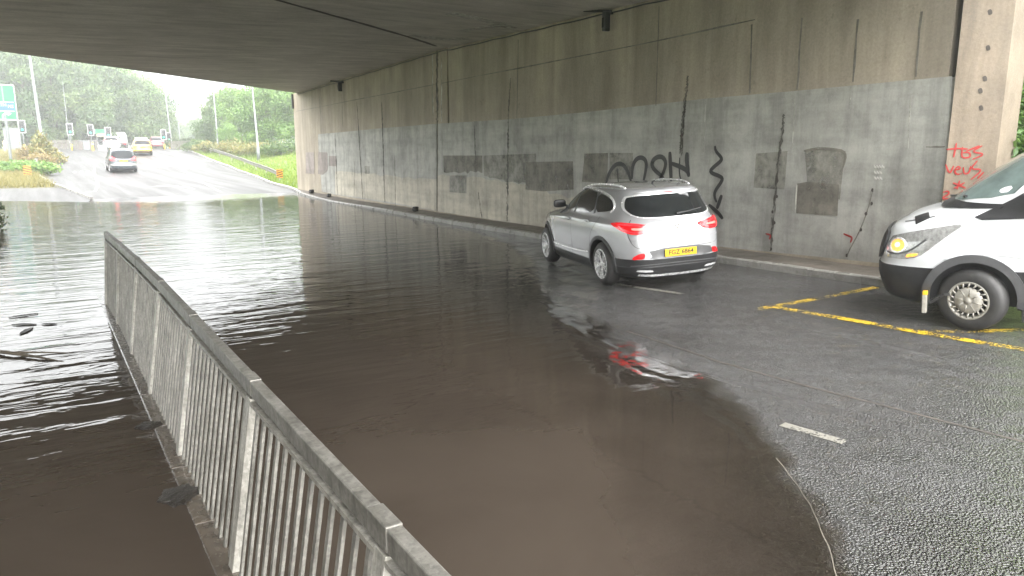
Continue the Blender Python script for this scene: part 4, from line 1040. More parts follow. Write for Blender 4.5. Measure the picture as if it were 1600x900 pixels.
for fr, s in (('left', 1), ('right', -1)):
    vk.strip('wheel_arch_trim', [(-1.02+.455*math.cos(a), .36+.455*math.sin(a)) for a in np.linspace(-.5, math.pi+.3, 28)], fr, .085, 'dark_grey', .028, .05, sm_=0)
    vk.strip('wheel_arch_trim', [(-4.32+.455*math.cos(a), .36+.455*math.sin(a)) for a in np.linspace(-.5, math.pi+.3, 28)], fr, .085, 'dark_grey', .028, .05, sm_=0)
    vk.strip('side_moulding', [(-1.5, .64), (-3.84, .64)], fr, .13, 'dark_grey', .018, .04, sm_=0)
    vk.patch('door_window', [(-1.67, 1.29), (-1.90, 1.74), (-2.10, 1.93), (-2.60, 2.0), (-2.64, 1.32)], fr, 'glass_grey', .006, step=.1, rnd_=1)
    vk.patch('quarter_panel', [(-.94, 1.215), (-1.27, 1.39), (-1.60, 1.61), (-1.84, 1.76), (-1.62, 1.25)], fr, 'black', .008, step=.08, rnd_=1)
    for seam in ([(-1.46, 1.36), (-1.49, 1.1), (-1.50, .70)], [(-2.72, 2.1), (-2.74, 1.3), (-2.74, .5)], [(-.30, 1.165), (-.62, 1.245)]): vk.strip('door_seam', seam, fr, .010, 'dark_grey', .0015)
    vk.strip('side_crease', [(-.75, .80), (-1.05, .87), (-1.4, .86), (-1.7, .78), (-1.9, .70)], fr, .02, 'white_paint', .012)
    # mirror: black arm and housing with a white cap
    p = vk.hit(-1.56, 1.44, fr, 0)[0]
    bm = NB(); box(bm, p+Vector((.02, s*.21, .08)), (.11, .22, .34), bevel=.04); mo = obj('door_mirror', bm, 'black', van, smooth=False)
    bm = NB(); bar(bm, p+Vector((.03, -s*.03, -.06)), p+Vector((.03, s*.14, -.02)), .10, .07, bevel=.01); obj('mirror_arm', bm, 'black', mo)
    bm = NB(); box(bm, p+Vector((-.040, s*.21, .12)), (.012, .17, .20)); obj('mirror_glass', bm, 'glass_grey', mo)
    bm = NB(); box(bm, p+Vector((.06, s*.235, -.02)), (.06, .19, .15), bevel=.02); obj('mirror_cap', bm, 'lens', mo)
    # mud flap behind the wheel and one in front edge of the arch
    bm = NB(); box(bm, (-1.49, s*.80, .27), (.02, .22, .30)); obj('mud_flap', bm, 'black', van)
    bm = NB(); box(bm, (-.56, s*.90, .28), (.05, .10, .22), bevel=.01); obj('bumper_end', bm, 'hubcap', van)
    bm = NB(); box(bm, (-.565, s*.925, .405), (.05, .06, .045), bevel=.006); obj('yellow_tab', bm, 'plate', van)
for fr in ('fl', 'fr'):
    # lamp outline measured along the corner
    L = [(-.52, .765), (-.80, .765), (-.95, .80), (-1.05, .90), (-1.16, 1.03), (-1.30, 1.19), (-1.0, 1.12), (-.72, 1.05), (-.54, 1.0)]
    lamp = vk.patch('headlamp', L, fr, 'lens', .008, step=.05, rnd_=1)
    cx_, cz_ = -.70, .915
    vk.patch('lit_reflector', [(cx_+.095*math.cos(a), cz_+.07*math.sin(a)) for a in np.linspace(0, 2*math.pi, 15)[:-1]], fr, 'amber', .014, step=.04, rnd_=0, parent=lamp)
    vk.patch('lamp_bulb', [(cx_+.035*math.cos(a), cz_+.005+.03*math.sin(a)) for a in np.linspace(0, 2*math.pi, 11)[:-1]], fr, 'bulb', .019, step=.04, rnd_=0, parent=lamp)
    vk.strip('reflector_rim', [(cx_+.105*math.cos(a), cz_+.080*math.sin(a)) for a in np.linspace(0, 2*math.pi, 15)], fr, .016, 'chrome', .017, sm_=0, parent=lamp)
    vk.patch('indicator', [(-.82, .785), (-.93, .81), (-.95, .845), (-.84, .83)], fr, 'amber', .014, step=.04, rnd_=1, parent=lamp)
    vk.strip('lamp_divider', [(-.55, .83), (-.7, .81), (-.86, .86), (-1.0, 1.0)], fr, .018, 'dark_grey', .014, parent=lamp)
vk.patch('windscreen', [(-.84, 1.40), (.84, 1.40), (.80, 1.70), (.73, 2.02), (.60, 2.12), (-.60, 2.12), (-.73, 2.02), (-.80, 1.70)], 'front', 'screen', .006, step=.1)
vk.patch('scuttle', [(-.86, 1.322), (.86, 1.322), (.85, 1.40), (-.85, 1.40)], 'front', 'black', .010, step=.08, rnd_=1)
vk.patch('grille', [(-.52, .70), (.52, .70), (.58, .95), (.50, 1.06), (-.50, 1.06), (-.58, .95)], 'front', 'black', .03, step=.08)
for s in (1, -1): vk.patch('bonnet_vent', [(-.40, s*.50), (-.54, s*.50), (-.57, s*.70), (-.43, s*.70)], 'top', 'black', .004, step=.06, rnd_=0)
bm = NB(); tube(bm, [vk.hit(-.3, 1.36, 'front', .03)[0], vk.hit(.60, 1.44, 'front', .03)[0]], .012, 6); obj('wiper', bm, 'black', van)
def place_van():
    az = -24; a = R(az); f = Vector((math.sin(a), math.cos(a))); l = Vector((-math.cos(a), math.sin(a)))
    wx, wy = 8.52, 3.98                                  # where the front left tyre meets the road
    c = Vector((wx, wy)) - l*.98 - f*1.65
    place(van, c.x, c.y, az, 3.3, 1.74)
    # the body is built with its nose at x = 0: shift it so its wheelbase centre is at the placed point
    van.location = Vector(van.location) + (van.rotation_euler.to_matrix() @ Vector((1, 0, 0)))*2.67
place_van()

# --- vehicles far up the road: the same builder with fewer details
def far_car(name, label, paint, keys, Lh, lamp, window, plate_z, wheel_r=.33, plate='plate', rails=False):
    t = thing(name, label, 'car')
    v, f = contour_body(keys, 4, 72)
    axr, axf = -Lh*.585, Lh*.585; W = max(k[3] for k in keys)
    me = cut_arches(mesh_of('body', v, f), [(axr, wheel_r, wheel_r+.05), (axf, wheel_r, wheel_r+.05)], W, .4, [paint, 'black', 'black'], lambda c: c.z < .33)
    split_by_material(me, [('body', paint, (0,)), ('sill', 'black', (1, 2))], t)
    k = Skin(v, f, t)
    add_wheels(t, [axf, axr], 2*W-.26, 'alloy', wheel_r, wheel_r*.68, .21)
    k.patch('rear_window', window, 'rear', 'far_glass', .008, step=.1)
    for s, fr in ((1, 'rl'), (-1, 'rr')): k.patch('tail_lamp', lamp, fr, 'tail_red', .012, step=.06, rnd_=1)
    bm = NB(); xp = k.hit(0, plate_z, 'rear', .012)[0].x; box(bm, (xp, 0, plate_z), (.02, .52, .115)); obj('number_plate', bm, plate, t)
    zt = max(q[0] for q in keys); zb = window[-1][1]
    for fr, s in (('left', 1), ('right', -1)):
        k.patch('side_window', [(Lh*.42, zb+.02), (Lh*.12, zt-.14), (-Lh*.30, zt-.12), (-Lh*.62, zt-.18), (-Lh*.72, zb+.06)], fr, 'glass', .006, step=.12, rnd_=1)
        p = k.hit(Lh*.40, zb+.05, fr, 0)[0]
        bm = NB(); box(bm, p+Vector((0, s*.12, .04)), (.10, .20, .15), bevel=.03); obj('door_mirror', bm, 'black', t)
    return t, k
MPV = [(.20, -2.10, 2.05, .80, 5, 3.2), (.30, -2.25, 2.22, .90, 5.5, 3.2), (.45, -2.31, 2.30, .93, 5.5, 3.2), (.58, -2.315, 2.30, .94, 5.5, 3.2), (.62, -2.26, 2.29, .94, 5.5, 3.2), (.80, -2.22, 2.2, .94, 5.5, 3.2), (.95, -2.20, 2.05, .93, 5.5, 3.2), (1.03, -2.185, 1.7, .91, 5.5, 3), (1.08, -2.17, 1.4, .89, 5.5, 3), (1.30, -2.08, .98, .83, 5, 3), (1.50, -1.98, .6, .775, 5, 3), (1.62, -1.90, .25, .73, 5, 3), (1.69, -1.75, 0, .66, 4, 3), (1.73, -1.4, -.4, .45, 3, 3)]
mpv, mk = far_car('estate_car', 'dark grey people carrier driving up the wet road away from the flood', 'grey_paint', MPV, 2.3,
    [(-.60, 1.16), (-.80, 1.20), (-1.02, 1.14), (-1.20, 1.02), (-1.18, .92), (-.85, .88), (-.66, .98)], [(-.66, 1.60), (.66, 1.60), (.78, 1.20), (.70, 1.10), (.35, 1.03), (-.35, 1.03), (-.70, 1.10), (-.78, 1.20)], .90)
mk.strip('bumper_strip', [(-.85, .60), (-.6, .605), (.6, .605), (.85, .60)], 'rear', .08, 'hubcap', .010, sm_=0)
mk.strip('roof_spoiler', [(-.62, 1.665), (0, 1.68), (.62, 1.665)], 'rear', .05, 'white_plastic', .02)
mk.patch('badge', [(-.05, .99), (.05, .99), (.05, .95), (-.05, .95)], 'rear', 'chrome', .014, step=.05)
place(mpv, 5.42, 63.9, -1, 2.7, 1.6)
HATCH = [(z, a+.05, b-.15, w*.985, n, m_) for z, a, b, w, n, m_ in MPV]; HATCH = [(z*(.93 if z > 1 else 1), a, b, w, n, m_) for z, a, b, w, n, m_ in HATCH]
yel, yk = far_car('patrol_car', 'bright yellow car with orange rear markings and a roof light bar', 'yellow_paint', HATCH, 2.2,
    [(-.70, 1.06), (-.95, 1.04), (-1.05, .98), (-1.0, .90), (-.75, .96)], [(-.62, 1.48), (.62, 1.48), (.72, 1.16), (.66, 1.08), (-.66, 1.08), (-.72, 1.16)], .82)
yk.strip('rear_marking', [(-.62, 1.0), (-.66, .72), (.66, .72), (.62, 1.0)], 'rear', .07, 'orange', .008, sm_=0)
yk.patch('rear_marking', [(-.55, .95), (.55, .95), (.55, .90), (-.55, .90)], 'rear', 'orange', .008, step=.1, rnd_=0)
yk.strip('bumper_strip', [(-.8, .42), (.8, .42)], 'rear', .10, 'black', .012, sm_=0)
bm = NB(); box(bm, (-.55, 0, 1.67), (.28, 1.15, .13), bevel=.03); obj('roof_bar', bm, 'white_plastic', yel)
bm = NB(); box(bm, (-.55, 0, 1.585), (1.1, 1.1, .05), bevel=.02); obj('roof_panel', bm, 'dark_grey', yel)
place(yel, 9.46, 87.0, 3, 2.6, 1.55)
mar, _ = far_car('hatchback_car', 'dark maroon hatchback with a white number plate, farthest right in the queue', 'maroon_paint', HATCH, 2.2,
    [(-.62, 1.1), (-.85, 1.12), (-1.02, 1.04), (-.98, .90), (-.74, .94)], [(-.62, 1.48), (.62, 1.48), (.72, 1.16), (.66, 1.08), (-.66, 1.08), (-.72, 1.16)], .72, plate='white_plastic')
place(mar, 13.9, 110.5, 6, 2.6, 1.55)
pnk, pk = far_car('hatchback_car', 'pale red and white car waiting left of the yellow car', 'white_paint', HATCH, 2.2,
    [(-.62, 1.22), (-.85, 1.25), (-1.02, 1.15), (-.98, .85), (-.74, .90)], [(-.60, 1.48), (.60, 1.48), (.70, 1.2), (.64, 1.12), (-.64, 1.12), (-.70, 1.2)], .60, plate='white_plastic')
pk.patch('rear_marking', [(-.72, 1.05), (.72, 1.05), (.76, .72), (-.76, .72)], 'rear', 'red_paint', .009, step=.1)
place(pnk, 8.0, 103.5, 3, 2.6, 1.55)
# white recovery truck with a light bar, farther on
trk = thing('recovery_truck', 'white truck with a roof light bar standing beyond the red and white car', 'truck')
TR = [(.55, -1.2, 1.15, .90, 8, 5), (.8, -1.25, 1.2, 1.0, 8, 5), (1.4, -1.25, 1.2, 1.02, 8, 5), (1.9, -1.22, .95, .98, 8, 5), (2.35, -1.15, .55, .92, 8, 5), (2.5, -1.0, .3, .8, 6, 5)]
tv, tf = contour_body(TR, 4, 64); b_ = obj('cab', mesh_of('cab', tv, tf), 'white_paint', trk, (1.9, 0, 0), smooth=True)
tk = Skin(tv, tf, b_); tk.patch('rear_window', [(-.7, 2.2), (.7, 2.2), (.75, 1.6), (-.75, 1.6)], 'rear', 'glass_grey', .01, step=.15)
bm = NB(); box(bm, (-1.2, 0, .86), (4.2, 2.1, .14), bevel=.02); obj('load_bed', bm, 'dark_grey', trk)
bm = NB(); box(bm, (.65, 0, 1.6), (.08, 2.0, 1.3), bevel=.02); obj('headboard', bm, 'white_plastic', trk)
bm = NB(); box(bm, (1.7, 0, 2.62), (.35, 1.5, .2), bevel=.05); obj('light_bar', bm, 'white_plastic', trk)
for s in (1, -1):
    bm = NB(); box(bm, (-3.28, s*.8, .8), (.06, .35, .14)); obj('tail_lamp', bm, 'tail_red', trk)
add_wheels(trk, [2.0, -1.9], 1.7, 'trim', .38, .23, .24)
place(trk, 10.6, 122, 8, 3.9, 1.7); trk.scale = (.85, .85, .85)

# ------------------------------------------------------------------ vegetation
def leaf_mesh(name, blobs, n, size, seed, flat=.0, mat='leaf', elong=1.6):
    """n small bent leaf faces spread through the volume of ellipsoid clumps (x, y, z, rx, ry, rz)"""
    r = np.random.default_rng(seed); B = np.array(blobs, float)
    vol = B[:, 3]*B[:, 4]*B[:, 5]; w = vol**.75; w /= w.sum()
    k = r.choice(len(B), n, p=w)
    d = r.normal(size=(n, 3)); d /= np.linalg.norm(d, axis=1)[:, None]
    rad = r.uniform(.0, 1, n)**.36
    c = B[k, :3] + d*rad[:, None]*B[k, 3:6]*(1+.18*r.normal(size=(n, 1)))
    nr = d*.7 + r.normal(size=(n, 3))*.7 + np.array([0, 0, .35]); nr /= np.linalg.norm(nr, axis=1)[:, None]
    t = np.cross(nr, r.normal(size=(n, 3))); t /= np.linalg.norm(t, axis=1)[:, None]; b = np.cross(nr, t)
    s = size*r.uniform(.55, 1.35, n)[:, None]
    V = np.stack([c - t*s*elong, c + b*s*.75 + nr*s*.2, c + t*s*elong, c - b*s*.75 + nr*s*.2], 1).reshape(-1, 3)
    me = bpy.data.meshes.new(name); me.from_pydata(V.tolist(), [], np.arange(4*n).reshape(-1, 4).tolist())
    tone = np.clip(.5 + .22*r.normal(size=n) + .22*(r.normal(size=len(B))[k]), 0, 1)
    a = me.attributes.new('tone', 'FLOAT', 'FACE'); a.data.foreach_set('value', tone.astype(np.float32))
    me.materials.append(M[mat]); return me
def crown_blobs(seed, h, w, base=.22, n=26, top=.9):
    r = random.Random(seed); out = []
    for i in range(n):
        t = r.uniform(base, 1); prof = math.sin(min(1, (t-base)/(1-base)*.80+.16)*math.pi)**.6
        a = r.uniform(0, 2*math.pi); rr = w*.5*prof*r.uniform(.35, 1.0); s = w*r.uniform(.13, .24)
        out.append((rr*math.cos(a), rr*math.sin(a), h*t*top, s, s, s*r.uniform(.7, 1.05)))
    return out
def trunk_mesh(seed, h, r0, blobs):
    r = random.Random(seed); bm = NB()
    pts = [(r.uniform(-.1, .1)*i*.3, r.uniform(-.1, .1)*i*.3, h*.75*i/6) for i in range(7)]; pts[0] = (0, 0, -.3)
    tube(bm, pts, [r0*(1-.8*i/6) for i in range(7)], 8)
    for b in r.sample(blobs, min(9, len(blobs))):
        i = r.randint(2, 5); p = Vector(pts[i]); q = Vector(b[:3]); m_ = p.lerp(q, .5)+Vector((0, 0, .25))
        tube(bm, [p, m_, q], [r0*.35, r0*.2, r0*.07], 6)
    me = bpy.data.meshes.new('trunk'); bm.to_mesh(me); bm.free(); me.materials.append(M['bark']); return me
TREES = []
for k, (h, w, mat) in enumerate(((10, 7.0, 'leaf'), (10, 8.2, 'leaf'), (10, 6.0, 'leaf'), (10, 8.0, 'leaf_bright'))):
    bl = crown_blobs(40+k, h, w, .12, 34)
    TREES.append((trunk_mesh(60+k, h, .20, bl), leaf_mesh('crown', bl, 15000, .115, 80+k, mat=mat)))
def tree(x, y, h, kind, label, group, wide=1, name='tree'):
    t = thing(name, label, 'tree', (x, y, z_ground(x, y)-.05), rnd.uniform(0, 6.28), group)
    s = h/10; t.scale = (s*wide, s*wide, s)
    tm, cm = TREES[kind]; obj('trunk', tm, None, t); obj('crown', cm, None, t)
    return t
def px(u, D):
    """ground position on the sight line of photo column u at D metres"""
    a = YAW + math.atan((u-800)/1176); return D*math.sin(a), D*math.cos(a)
def hgt(v, D): return H_CAM + (229-v)/1176*D*.9
LW = [(-52, 128, 84, 1), (-14, 122, 92, 0), (18, 128, 82, 1), (44, 121, 96, 2), (68, 131, 86, 1), (92, 124, 101, 0), (118, 130, 100, 1), (140, 122, 112, 2), (160, 131, 100, 3), (184, 126, 112, 0), (207, 132, 112, 3), (226, 128, 127, 1), (243, 134, 146, 2), (254, 140, 165, 0)]
LBL = ['tree at the left end of the hazy wood, partly out of frame', 'tall hazy tree behind the green direction sign', 'hazy tree just right of the green direction sign', 'narrow hazy tree behind the tall left lamp column', 'broad hazy tree right of the tall left lamp column', 'hazy tree above the leftmost traffic lights', 'broad hazy tree left of the small green sign', 'narrow hazy tree above the second traffic light', 'yellow-green hazy tree above the small green sign', 'hazy tree above the white truck', 'yellow-green hazy tree above the yellow car', 'hazy tree at the right shoulder of the wood', 'narrow low tree near the right end of the wood', 'lowest tree at the right end of the wood']
for (u, D, v, k), lb in zip(LW, LBL):
    x, y = px(u, D); tree(x, y, (hgt(v, D)-1.9)*1.06, k, lb, 'trees of the far wood', 1.0 if D > 125 else .95)
RT = [(318, 118, 190, 2), (333, 108, 172, 0), (352, 104, 148, 1), (378, 97, 138, 3), (408, 93, 128, 3), (438, 95, 132, 1), (468, 92, 126, 3), (356, 88, 195, 3)]
LBR = ['small hazy tree at the left end of the right-hand trees', 'hazy tree left of the middle lamp column', 'tree just right of the thin lamp column', 'bright tree left of the nearer lamp column', 'large bright tree behind the nearer lamp column', 'broad tree right of the nearer lamp column', 'bright tree beside the end of the bridge wall', 'low bright tree in front of the right-hand trees']
for (u, D, v, k), lb in zip(RT, LBR):
    x, y = px(u, D); tree(x, y, (hgt(v, D)-z_ground(x, y))*1.06, k, lb, 'trees right of the road')
for j, (u, D, v) in enumerate(((268, 190, 190), (292, 200, 193), (312, 180, 186))):
    x, y = px(u, D); tree(x, y, (hgt(v, D)-1.9), 0, ['faint low tree left of the double lamp columns', 'faint low tree between the lamp columns and the right trees', 'faint tree nearest the right trees'][j], 'faint trees in the mist', 1.8)

def shrub(x, y, h, w, mat, label, seed, n=2600, size=.07, z=None, group=None, name='shrub', d=None, cat='shrub'):
    d = d or w
    r = random.Random(seed); bl = []
    for i in range(14):
        a = r.uniform(0, 6.28); q = r.uniform(0, 1)**.5; s = r.uniform(.16, .30)
        bl.append((w*.40*q*math.cos(a), d*.40*q*math.sin(a), h*(.12+.62*(1-q*q*.7)*r.uniform(.45, 1)), w*s, d*s, h*s))
    t = thing(name, label, cat, (x, y, (z_ground(x, y) if z is None else z)-.03), 0, group)
    bm = NB()
    for b in r.sample(bl, 7): tube(bm, [(b[0]*.15, b[1]*.15, -.1), (b[0]*.6, b[1]*.6, b[2]*.5), (b[0], b[1], b[2])], [.03, .02, .008], 5)
    obj('stem', bm, 'bark', t); obj('foliage', leaf_mesh('foliage', bl, n, size, seed, mat=mat), None, t)
    return t
# verge between the carriageways
x, y = px(34, 61); shrub(x, y, 1.45, 3.2, 'leaf_bright', 'bright green bush on the verge left of the road', 11, 3000, .08)
x, y = px(66, 72); shrub(x, y, 2.9, 2.0, 'leaf_olive', 'tall olive bush on the verge beside the tall lamp column', 12, 2200, .08)
x, y = px(58, 69); shrub(x, y, 1.7, 2.6, 'leaf_rust', 'rust-brown dock plants on the verge behind the green bush', 13, 1800, .06)
x, y = px(38, 74); shrub(x, y, 2.1, 1.6, 'leaf_rust', 'dry brown seed-head bush under the direction sign', 14, 1200, .05)
x, y = px(79, 75); shrub(x, y, 1.3, 2.4, 'leaf_olive', 'low olive bush at the road edge beyond the rust plants', 15, 1400, .07)
# bushes and hedge right of the road
for j, (u, D, h, w, mat) in enumerate(((332, 88, 1.6, 4.2, 'leaf_olive'), (362, 84, 1.7, 4.6, 'leaf_olive'), (392, 80, 1.6, 4.4, 'leaf_olive'), (422, 77, 1.9, 4.4, 'leaf_olive'), (450, 74, 1.9, 4.2, 'leaf'), (312, 94, 1.7, 4.0, 'leaf'))):
    x, y = px(u, D); shrub(x, y, h, w, mat, ['olive bush behind the guard rail, left of the middle lamp column', 'olive bush right of the middle lamp column', 'olive bush left of the nearer lamp column', 'olive bush right of the nearer lamp column', 'green bush against the end of the bridge wall', 'green bush above the far end of the guard rail'][j], 20+j, 2000, .08, group='bushes behind the right-hand grass')
x, y = px(289, 108); shrub(x, y, 1.9, 5.0, 'leaf_dark', 'dark clipped hedge right of the traffic lights', 31, 2600, .08, name='hedge', d=2, cat='hedge')
# green bank beyond the end pier, right of the white van
k = 0
BK = [(12.9, 5.7, 2.6), (14.2, 5.0, 3.0), (14.4, 6.6, 3.2), (15.8, 5.9, 3.2), (16.0, 7.4, 3.2), (17.4, 6.8, 3.0), (15.6, 4.2, 2.4), (17.0, 3.6, 2.6), (17.8, 5.2, 3.0), (19.2, 8.0, 3.2), (19.4, 6.4, 3.0), (13.2, 4.5, 1.8)]
WB = ['lowest bush on the bank beside the pier', 'bush on the bank behind the van windscreen', 'tall bush on the bank against the pier', 'middle bush on the green bank', 'upper bush on the bank beside the pier', 'upper middle bush on the green bank', 'low bush on the bank behind the van cab', 'right-hand bush on the green bank', 'high right bush on the green bank', 'topmost bush on the bank beside the pier', 'topmost right bush on the green bank', 'small bush at the foot of the bank']
for (x, y, h), lb in zip(BK, WB):
    shrub(x, y, h, h*1.05, 'leaf_bright', lb, 50+k, 4200, .045, group='bushes on the green bank beyond the pier'); k += 1

def blades(name, spots, h, w, mat, seed, lean=.35):
    r = np.random.default_rng(seed); n = len(spots); P = np.array(spots)
    a = r.uniform(0, 6.28, n); hh = h*r.uniform(.5, 1.3, n); d = np.stack([np.cos(a), np.sin(a), np.zeros(n)], 1)
    l = r.normal(size=(n, 3))*lean*hh[:, None]; l[:, 2] = hh
    V = np.stack([P-d*w, P+d*w, P+l], 1).reshape(-1, 3)
    me = bpy.data.meshes.new(name); me.from_pydata(V.tolist(), [], np.arange(3*n).reshape(-1, 3).tolist())
    t = me.attributes.new('tone', 'FLOAT', 'FACE'); t.data.foreach_set('value', np.clip(.5+.28*r.normal(size=n), 0, 1).astype(np.float32))
    return tag(obj(name, me, mat), kind='stuff')
sp = []
while len(sp) < 26000:
    y = rnd.uniform(37.5, 96); x = rnd.uniform(xr(y)+.18, xr(y)+14)
    sp.append((x, y, z_ground(x, y)))
blades('grass', sp, .22, .05, 'grass', 1)
sp = []
while len(sp) < 14000:
    y = rnd.uniform(46.5, 92); x = rnd.uniform(-3.4, xl(y)-.15)
    if y > 46.8: sp.append((x, y, z_ground(x, y)))
blades('dry_grass', sp, .38, .03, 'straw', 2, .6)
me = road_sheet('verge', list(np.arange(46.3, 96, .6)), lambda y: -3.5, lambda y: xl(y)-.14, 8, .02, z_ground)
struct('verge', me, 'verge', True)

# dark leaves and twigs at the left edge of the water, and the trailing branch in it
def floating(x, y, L, w, rot, label, curl=.003):
    bm = NB(); n = 7; rows = []
    for i in range(n):
        t = i/(n-1); ww = w*math.sin(math.pi*min(.98, t*.95+.03))**.8
        c = Vector((math.cos(rot), math.sin(rot))); q = c*(t-.5)*L; nn = Vector((-c.y, c.x))
        rows.append([bm.verts.new((q.x+nn.x*ww*s, q.y+nn.y*ww*s, .010+curl*abs(s)+curl*math.sin(t*4))) for s in (-1, 0, 1)])
    for A, B in zip(rows, rows[1:]):
        for k in (0, 1): bm.faces.new((A[k], A[k+1], B[k+1], B[k]))
    r = bmesh.ops.extrude_face_region(bm, geom=list(bm.faces)); bmesh.ops.translate(bm, vec=(0, 0, -.006), verts=[v for v in r['geom'] if isinstance(v, bmesh.types.BMVert)])
    return tag(obj('floating_leaf', bm, 'leaf_litter', loc=(x, y, 0)), label, 'leaf', 'dark leaves floating at the left edge')
floating(-.34, 11.5, .34, .035, .3, 'topmost dark leaf floating at the left edge')
floating(-.33, 10.9, .30, .04, -.5, 'second dark leaf floating at the left edge')
floating(-.30, 10.5, .36, .035, 1.2, 'long dark leaf lying upright at the left edge')
floating(-.06, 10.75, .20, .035, -.6, 'lone dark leaf floating right of the others')
bm = NB(); tube(bm, [(-.8, 9.8, .02), (-.45, 9.35, .03), (-.2, 9.05, .02), (.05, 8.75, -.005)], [.022, .02, .014, .006], 7); tube(bm, [(-.45, 9.35, .03), (-.2, 9.25, .02), (.15, 9.1, -.004)], [.014, .01, .004], 6)
tag(obj('twig', bm, 'bark'), 'dark forked twig trailing in the water at the left edge', 'twig')
shrub(-1.38, 24.2, 1.35, 1.1, 'leaf_dark', 'dark shrub poking in at the left edge over the flood', 35, 900, .05, z=-.1)
# litter on the footway under the wall
def litter(x, y, s, label):
    bm = NB(); box(bm, (0, 0, s*.4), (s, s*.7, s*.8), Matrix.Rotation(.5, 3, 'Z'), bevel=s*.2)
    for v in bm.verts: v.co += Vector((rnd.uniform(-1, 1), rnd.uniform(-1, 1), rnd.uniform(-.6, .6)))*s*.08
    return tag(obj('litter', bm, 'black', loc=(x, y, fw_z(x, y))), label, 'litter', 'litter on the footway')
litter(10.45, 22.4, .20, 'black lump of litter on the footway under the wall joint')
litter(10.5, 33.6, .22, 'dark litter near the far end of the footway'); litter(10.5, 31.2, .18, 'second dark litter from the far end of the footway')

# ------------------------------------------------------------------ street furniture
def lamp_column(u, D, v_top, label, arm=0, heads=1, lean=0, r=.09, group='street lamp columns'):
    x, y = px(u, D); z = z_ground(x, y); h = (229-v_top)/1176*D*.93 + H_CAM - z
    t = thing('street_lamp', label, 'street lamp', (x, y, z), 0, group)
    bm = NB(); tube(bm, [(0, 0, -.3), (0, 0, 1.2), (0, 0, 1.25), (lean, 0, h)], [r*1.5, r*1.5, r, r*.55], 10); obj('column', bm, 'pole', t, smooth=True)
    for s in ((-1, 1) if heads == 2 else (-1,)):
        if arm:
            bm = NB(); tube(bm, [(lean, 0, h-.05), (lean+s*arm*.3, 0, h+.12), (lean+s*arm, 0, h+.15)], [.04, .035, .03], 8); obj('bracket_arm', bm, 'pole', t)
            bm = NB(); box(bm, (lean+s*(arm+.35), 0, h+.15), (.8, .26, .14), bevel=.05); obj('lantern', bm, 'dark_grey', t)
    return t
lamp_column(67, 74, 60, 'tall pale lamp column beside the green direction sign', 0, 1, -.25, .13)
lamp_column(109, 118, 138, 'thin dark mast behind the leftmost traffic light', 0, 1, 0, .05)
lamp_column(268, 116, 122, 'lamp column with a single arm, left of the double-armed one', 1.8, 1, -.3, .09)
lamp_column(282, 128, 138, 'lamp column with double arms between the wood and the right-hand trees', 1.6, 2, -.2, .08)
lamp_column(341, 88, 128, 'lamp column on the grass, farther of the two near the guard rail', 0, 1, -.1, .09)
lamp_column(403, 72, 120, 'lamp column on the grass, nearer of the two near the guard rail', 0, 1, -.2, .10)
x, y = px(283, 128); z = z_ground(x, y); t = [o for o in bpy.data.objects if o.get('label', '').startswith('lamp column with double arms')][0]
bm = NB(); bar(bm, (-1.6, 0, 6.1), (1.6, 0, 6.1), .07); obj('cross_arm', bm, 'pole', t)

def traffic_light(u, v_top, D, label, lower=True):
    x, y = px(u, D); z = z_ground(x, y); ztop = H_CAM + (229-v_top)/1176*D*.93
    h = max(2.2, ztop - z); az = math.atan2(x, y)
    t = thing('traffic_light', label, 'traffic light', (x, y, z), -az, 'traffic lights at the junction')
    bm = NB(); tube(bm, [(0, 0, -.1), (0, 0, h-.1)], .057, 10); obj('pole', bm, 'pole', t, smooth=True)
    bm = NB(); tube(bm, [(0, 0, .05), (0, 0, .75)], .085, 12); obj('pole_base', bm, 'plate', t, smooth=True)
    bm = NB(); box(bm, (0, -.10, h-.62), (.62, .03, 1.28), bevel=.012); bb = obj('backing_board', bm, 'black', t)
    bm = NB()
    for c, s in (((-.29, -.12, h-.62), (.045, .02, 1.26)), ((.29, -.12, h-.62), (.045, .02, 1.26)), ((0, -.12, h-.005), (.535, .02, .045)), ((0, -.12, h-1.235), (.535, .02, .045))): box(bm, c, s)
    obj('white_border', bm, 'white_plastic', bb)
    bm = NB(); box(bm, (0, -.20, h-.62), (.30, .18, .98), bevel=.03); hd = obj('signal_head', bm, 'black', t)
    for k, m_ in enumerate(('tail_faint', 'hubcap', 'green_lamp')):
        bm = NB(); bmesh.ops.create_uvsphere(bm, u_segments=16, v_segments=8, radius=.118)
        for vv_ in bm.verts: vv_.co.y *= .35
        bmesh.ops.translate(bm, vec=(0, -.292, h-.31-.31*k), verts=bm.verts)
        obj('lens', bm, m_ if m_ == 'green_lamp' else 'glass', hd, smooth=True)
        bm = NB(); pts = [(.135*math.cos(a), -.29, h-.31-.31*k+.135*math.sin(a)) for a in np.linspace(-.2, math.pi+.2, 12)]
        vs = [[bm.verts.new(p), bm.verts.new((p[0], p[1]-.16, p[2]))] for p in pts]
        for a, b in zip(vs, vs[1:]): bm.faces.new((a[0], a[1], b[1], b[0]))
        hood = obj('hood', bm, 'black', hd); md = hood.modifiers.new('s', 'SOLIDIFY'); md.thickness = .008
    return t
traffic_light(112, 196.5, 100, 'leftmost green traffic light, beside the thin mast')
traffic_light(144, 197.5, 101, 'green traffic light left of the small green sign')
traffic_light(171, 201, 104, 'green traffic light right of the small green sign')
traffic_light(257, 204, 106, 'green traffic light right of the maroon car, the upper of the pair')
traffic_light(265, 215, 112, 'lower green traffic light behind the maroon car')
traffic_light(38, 193, 92, 'green traffic light behind the big direction sign')

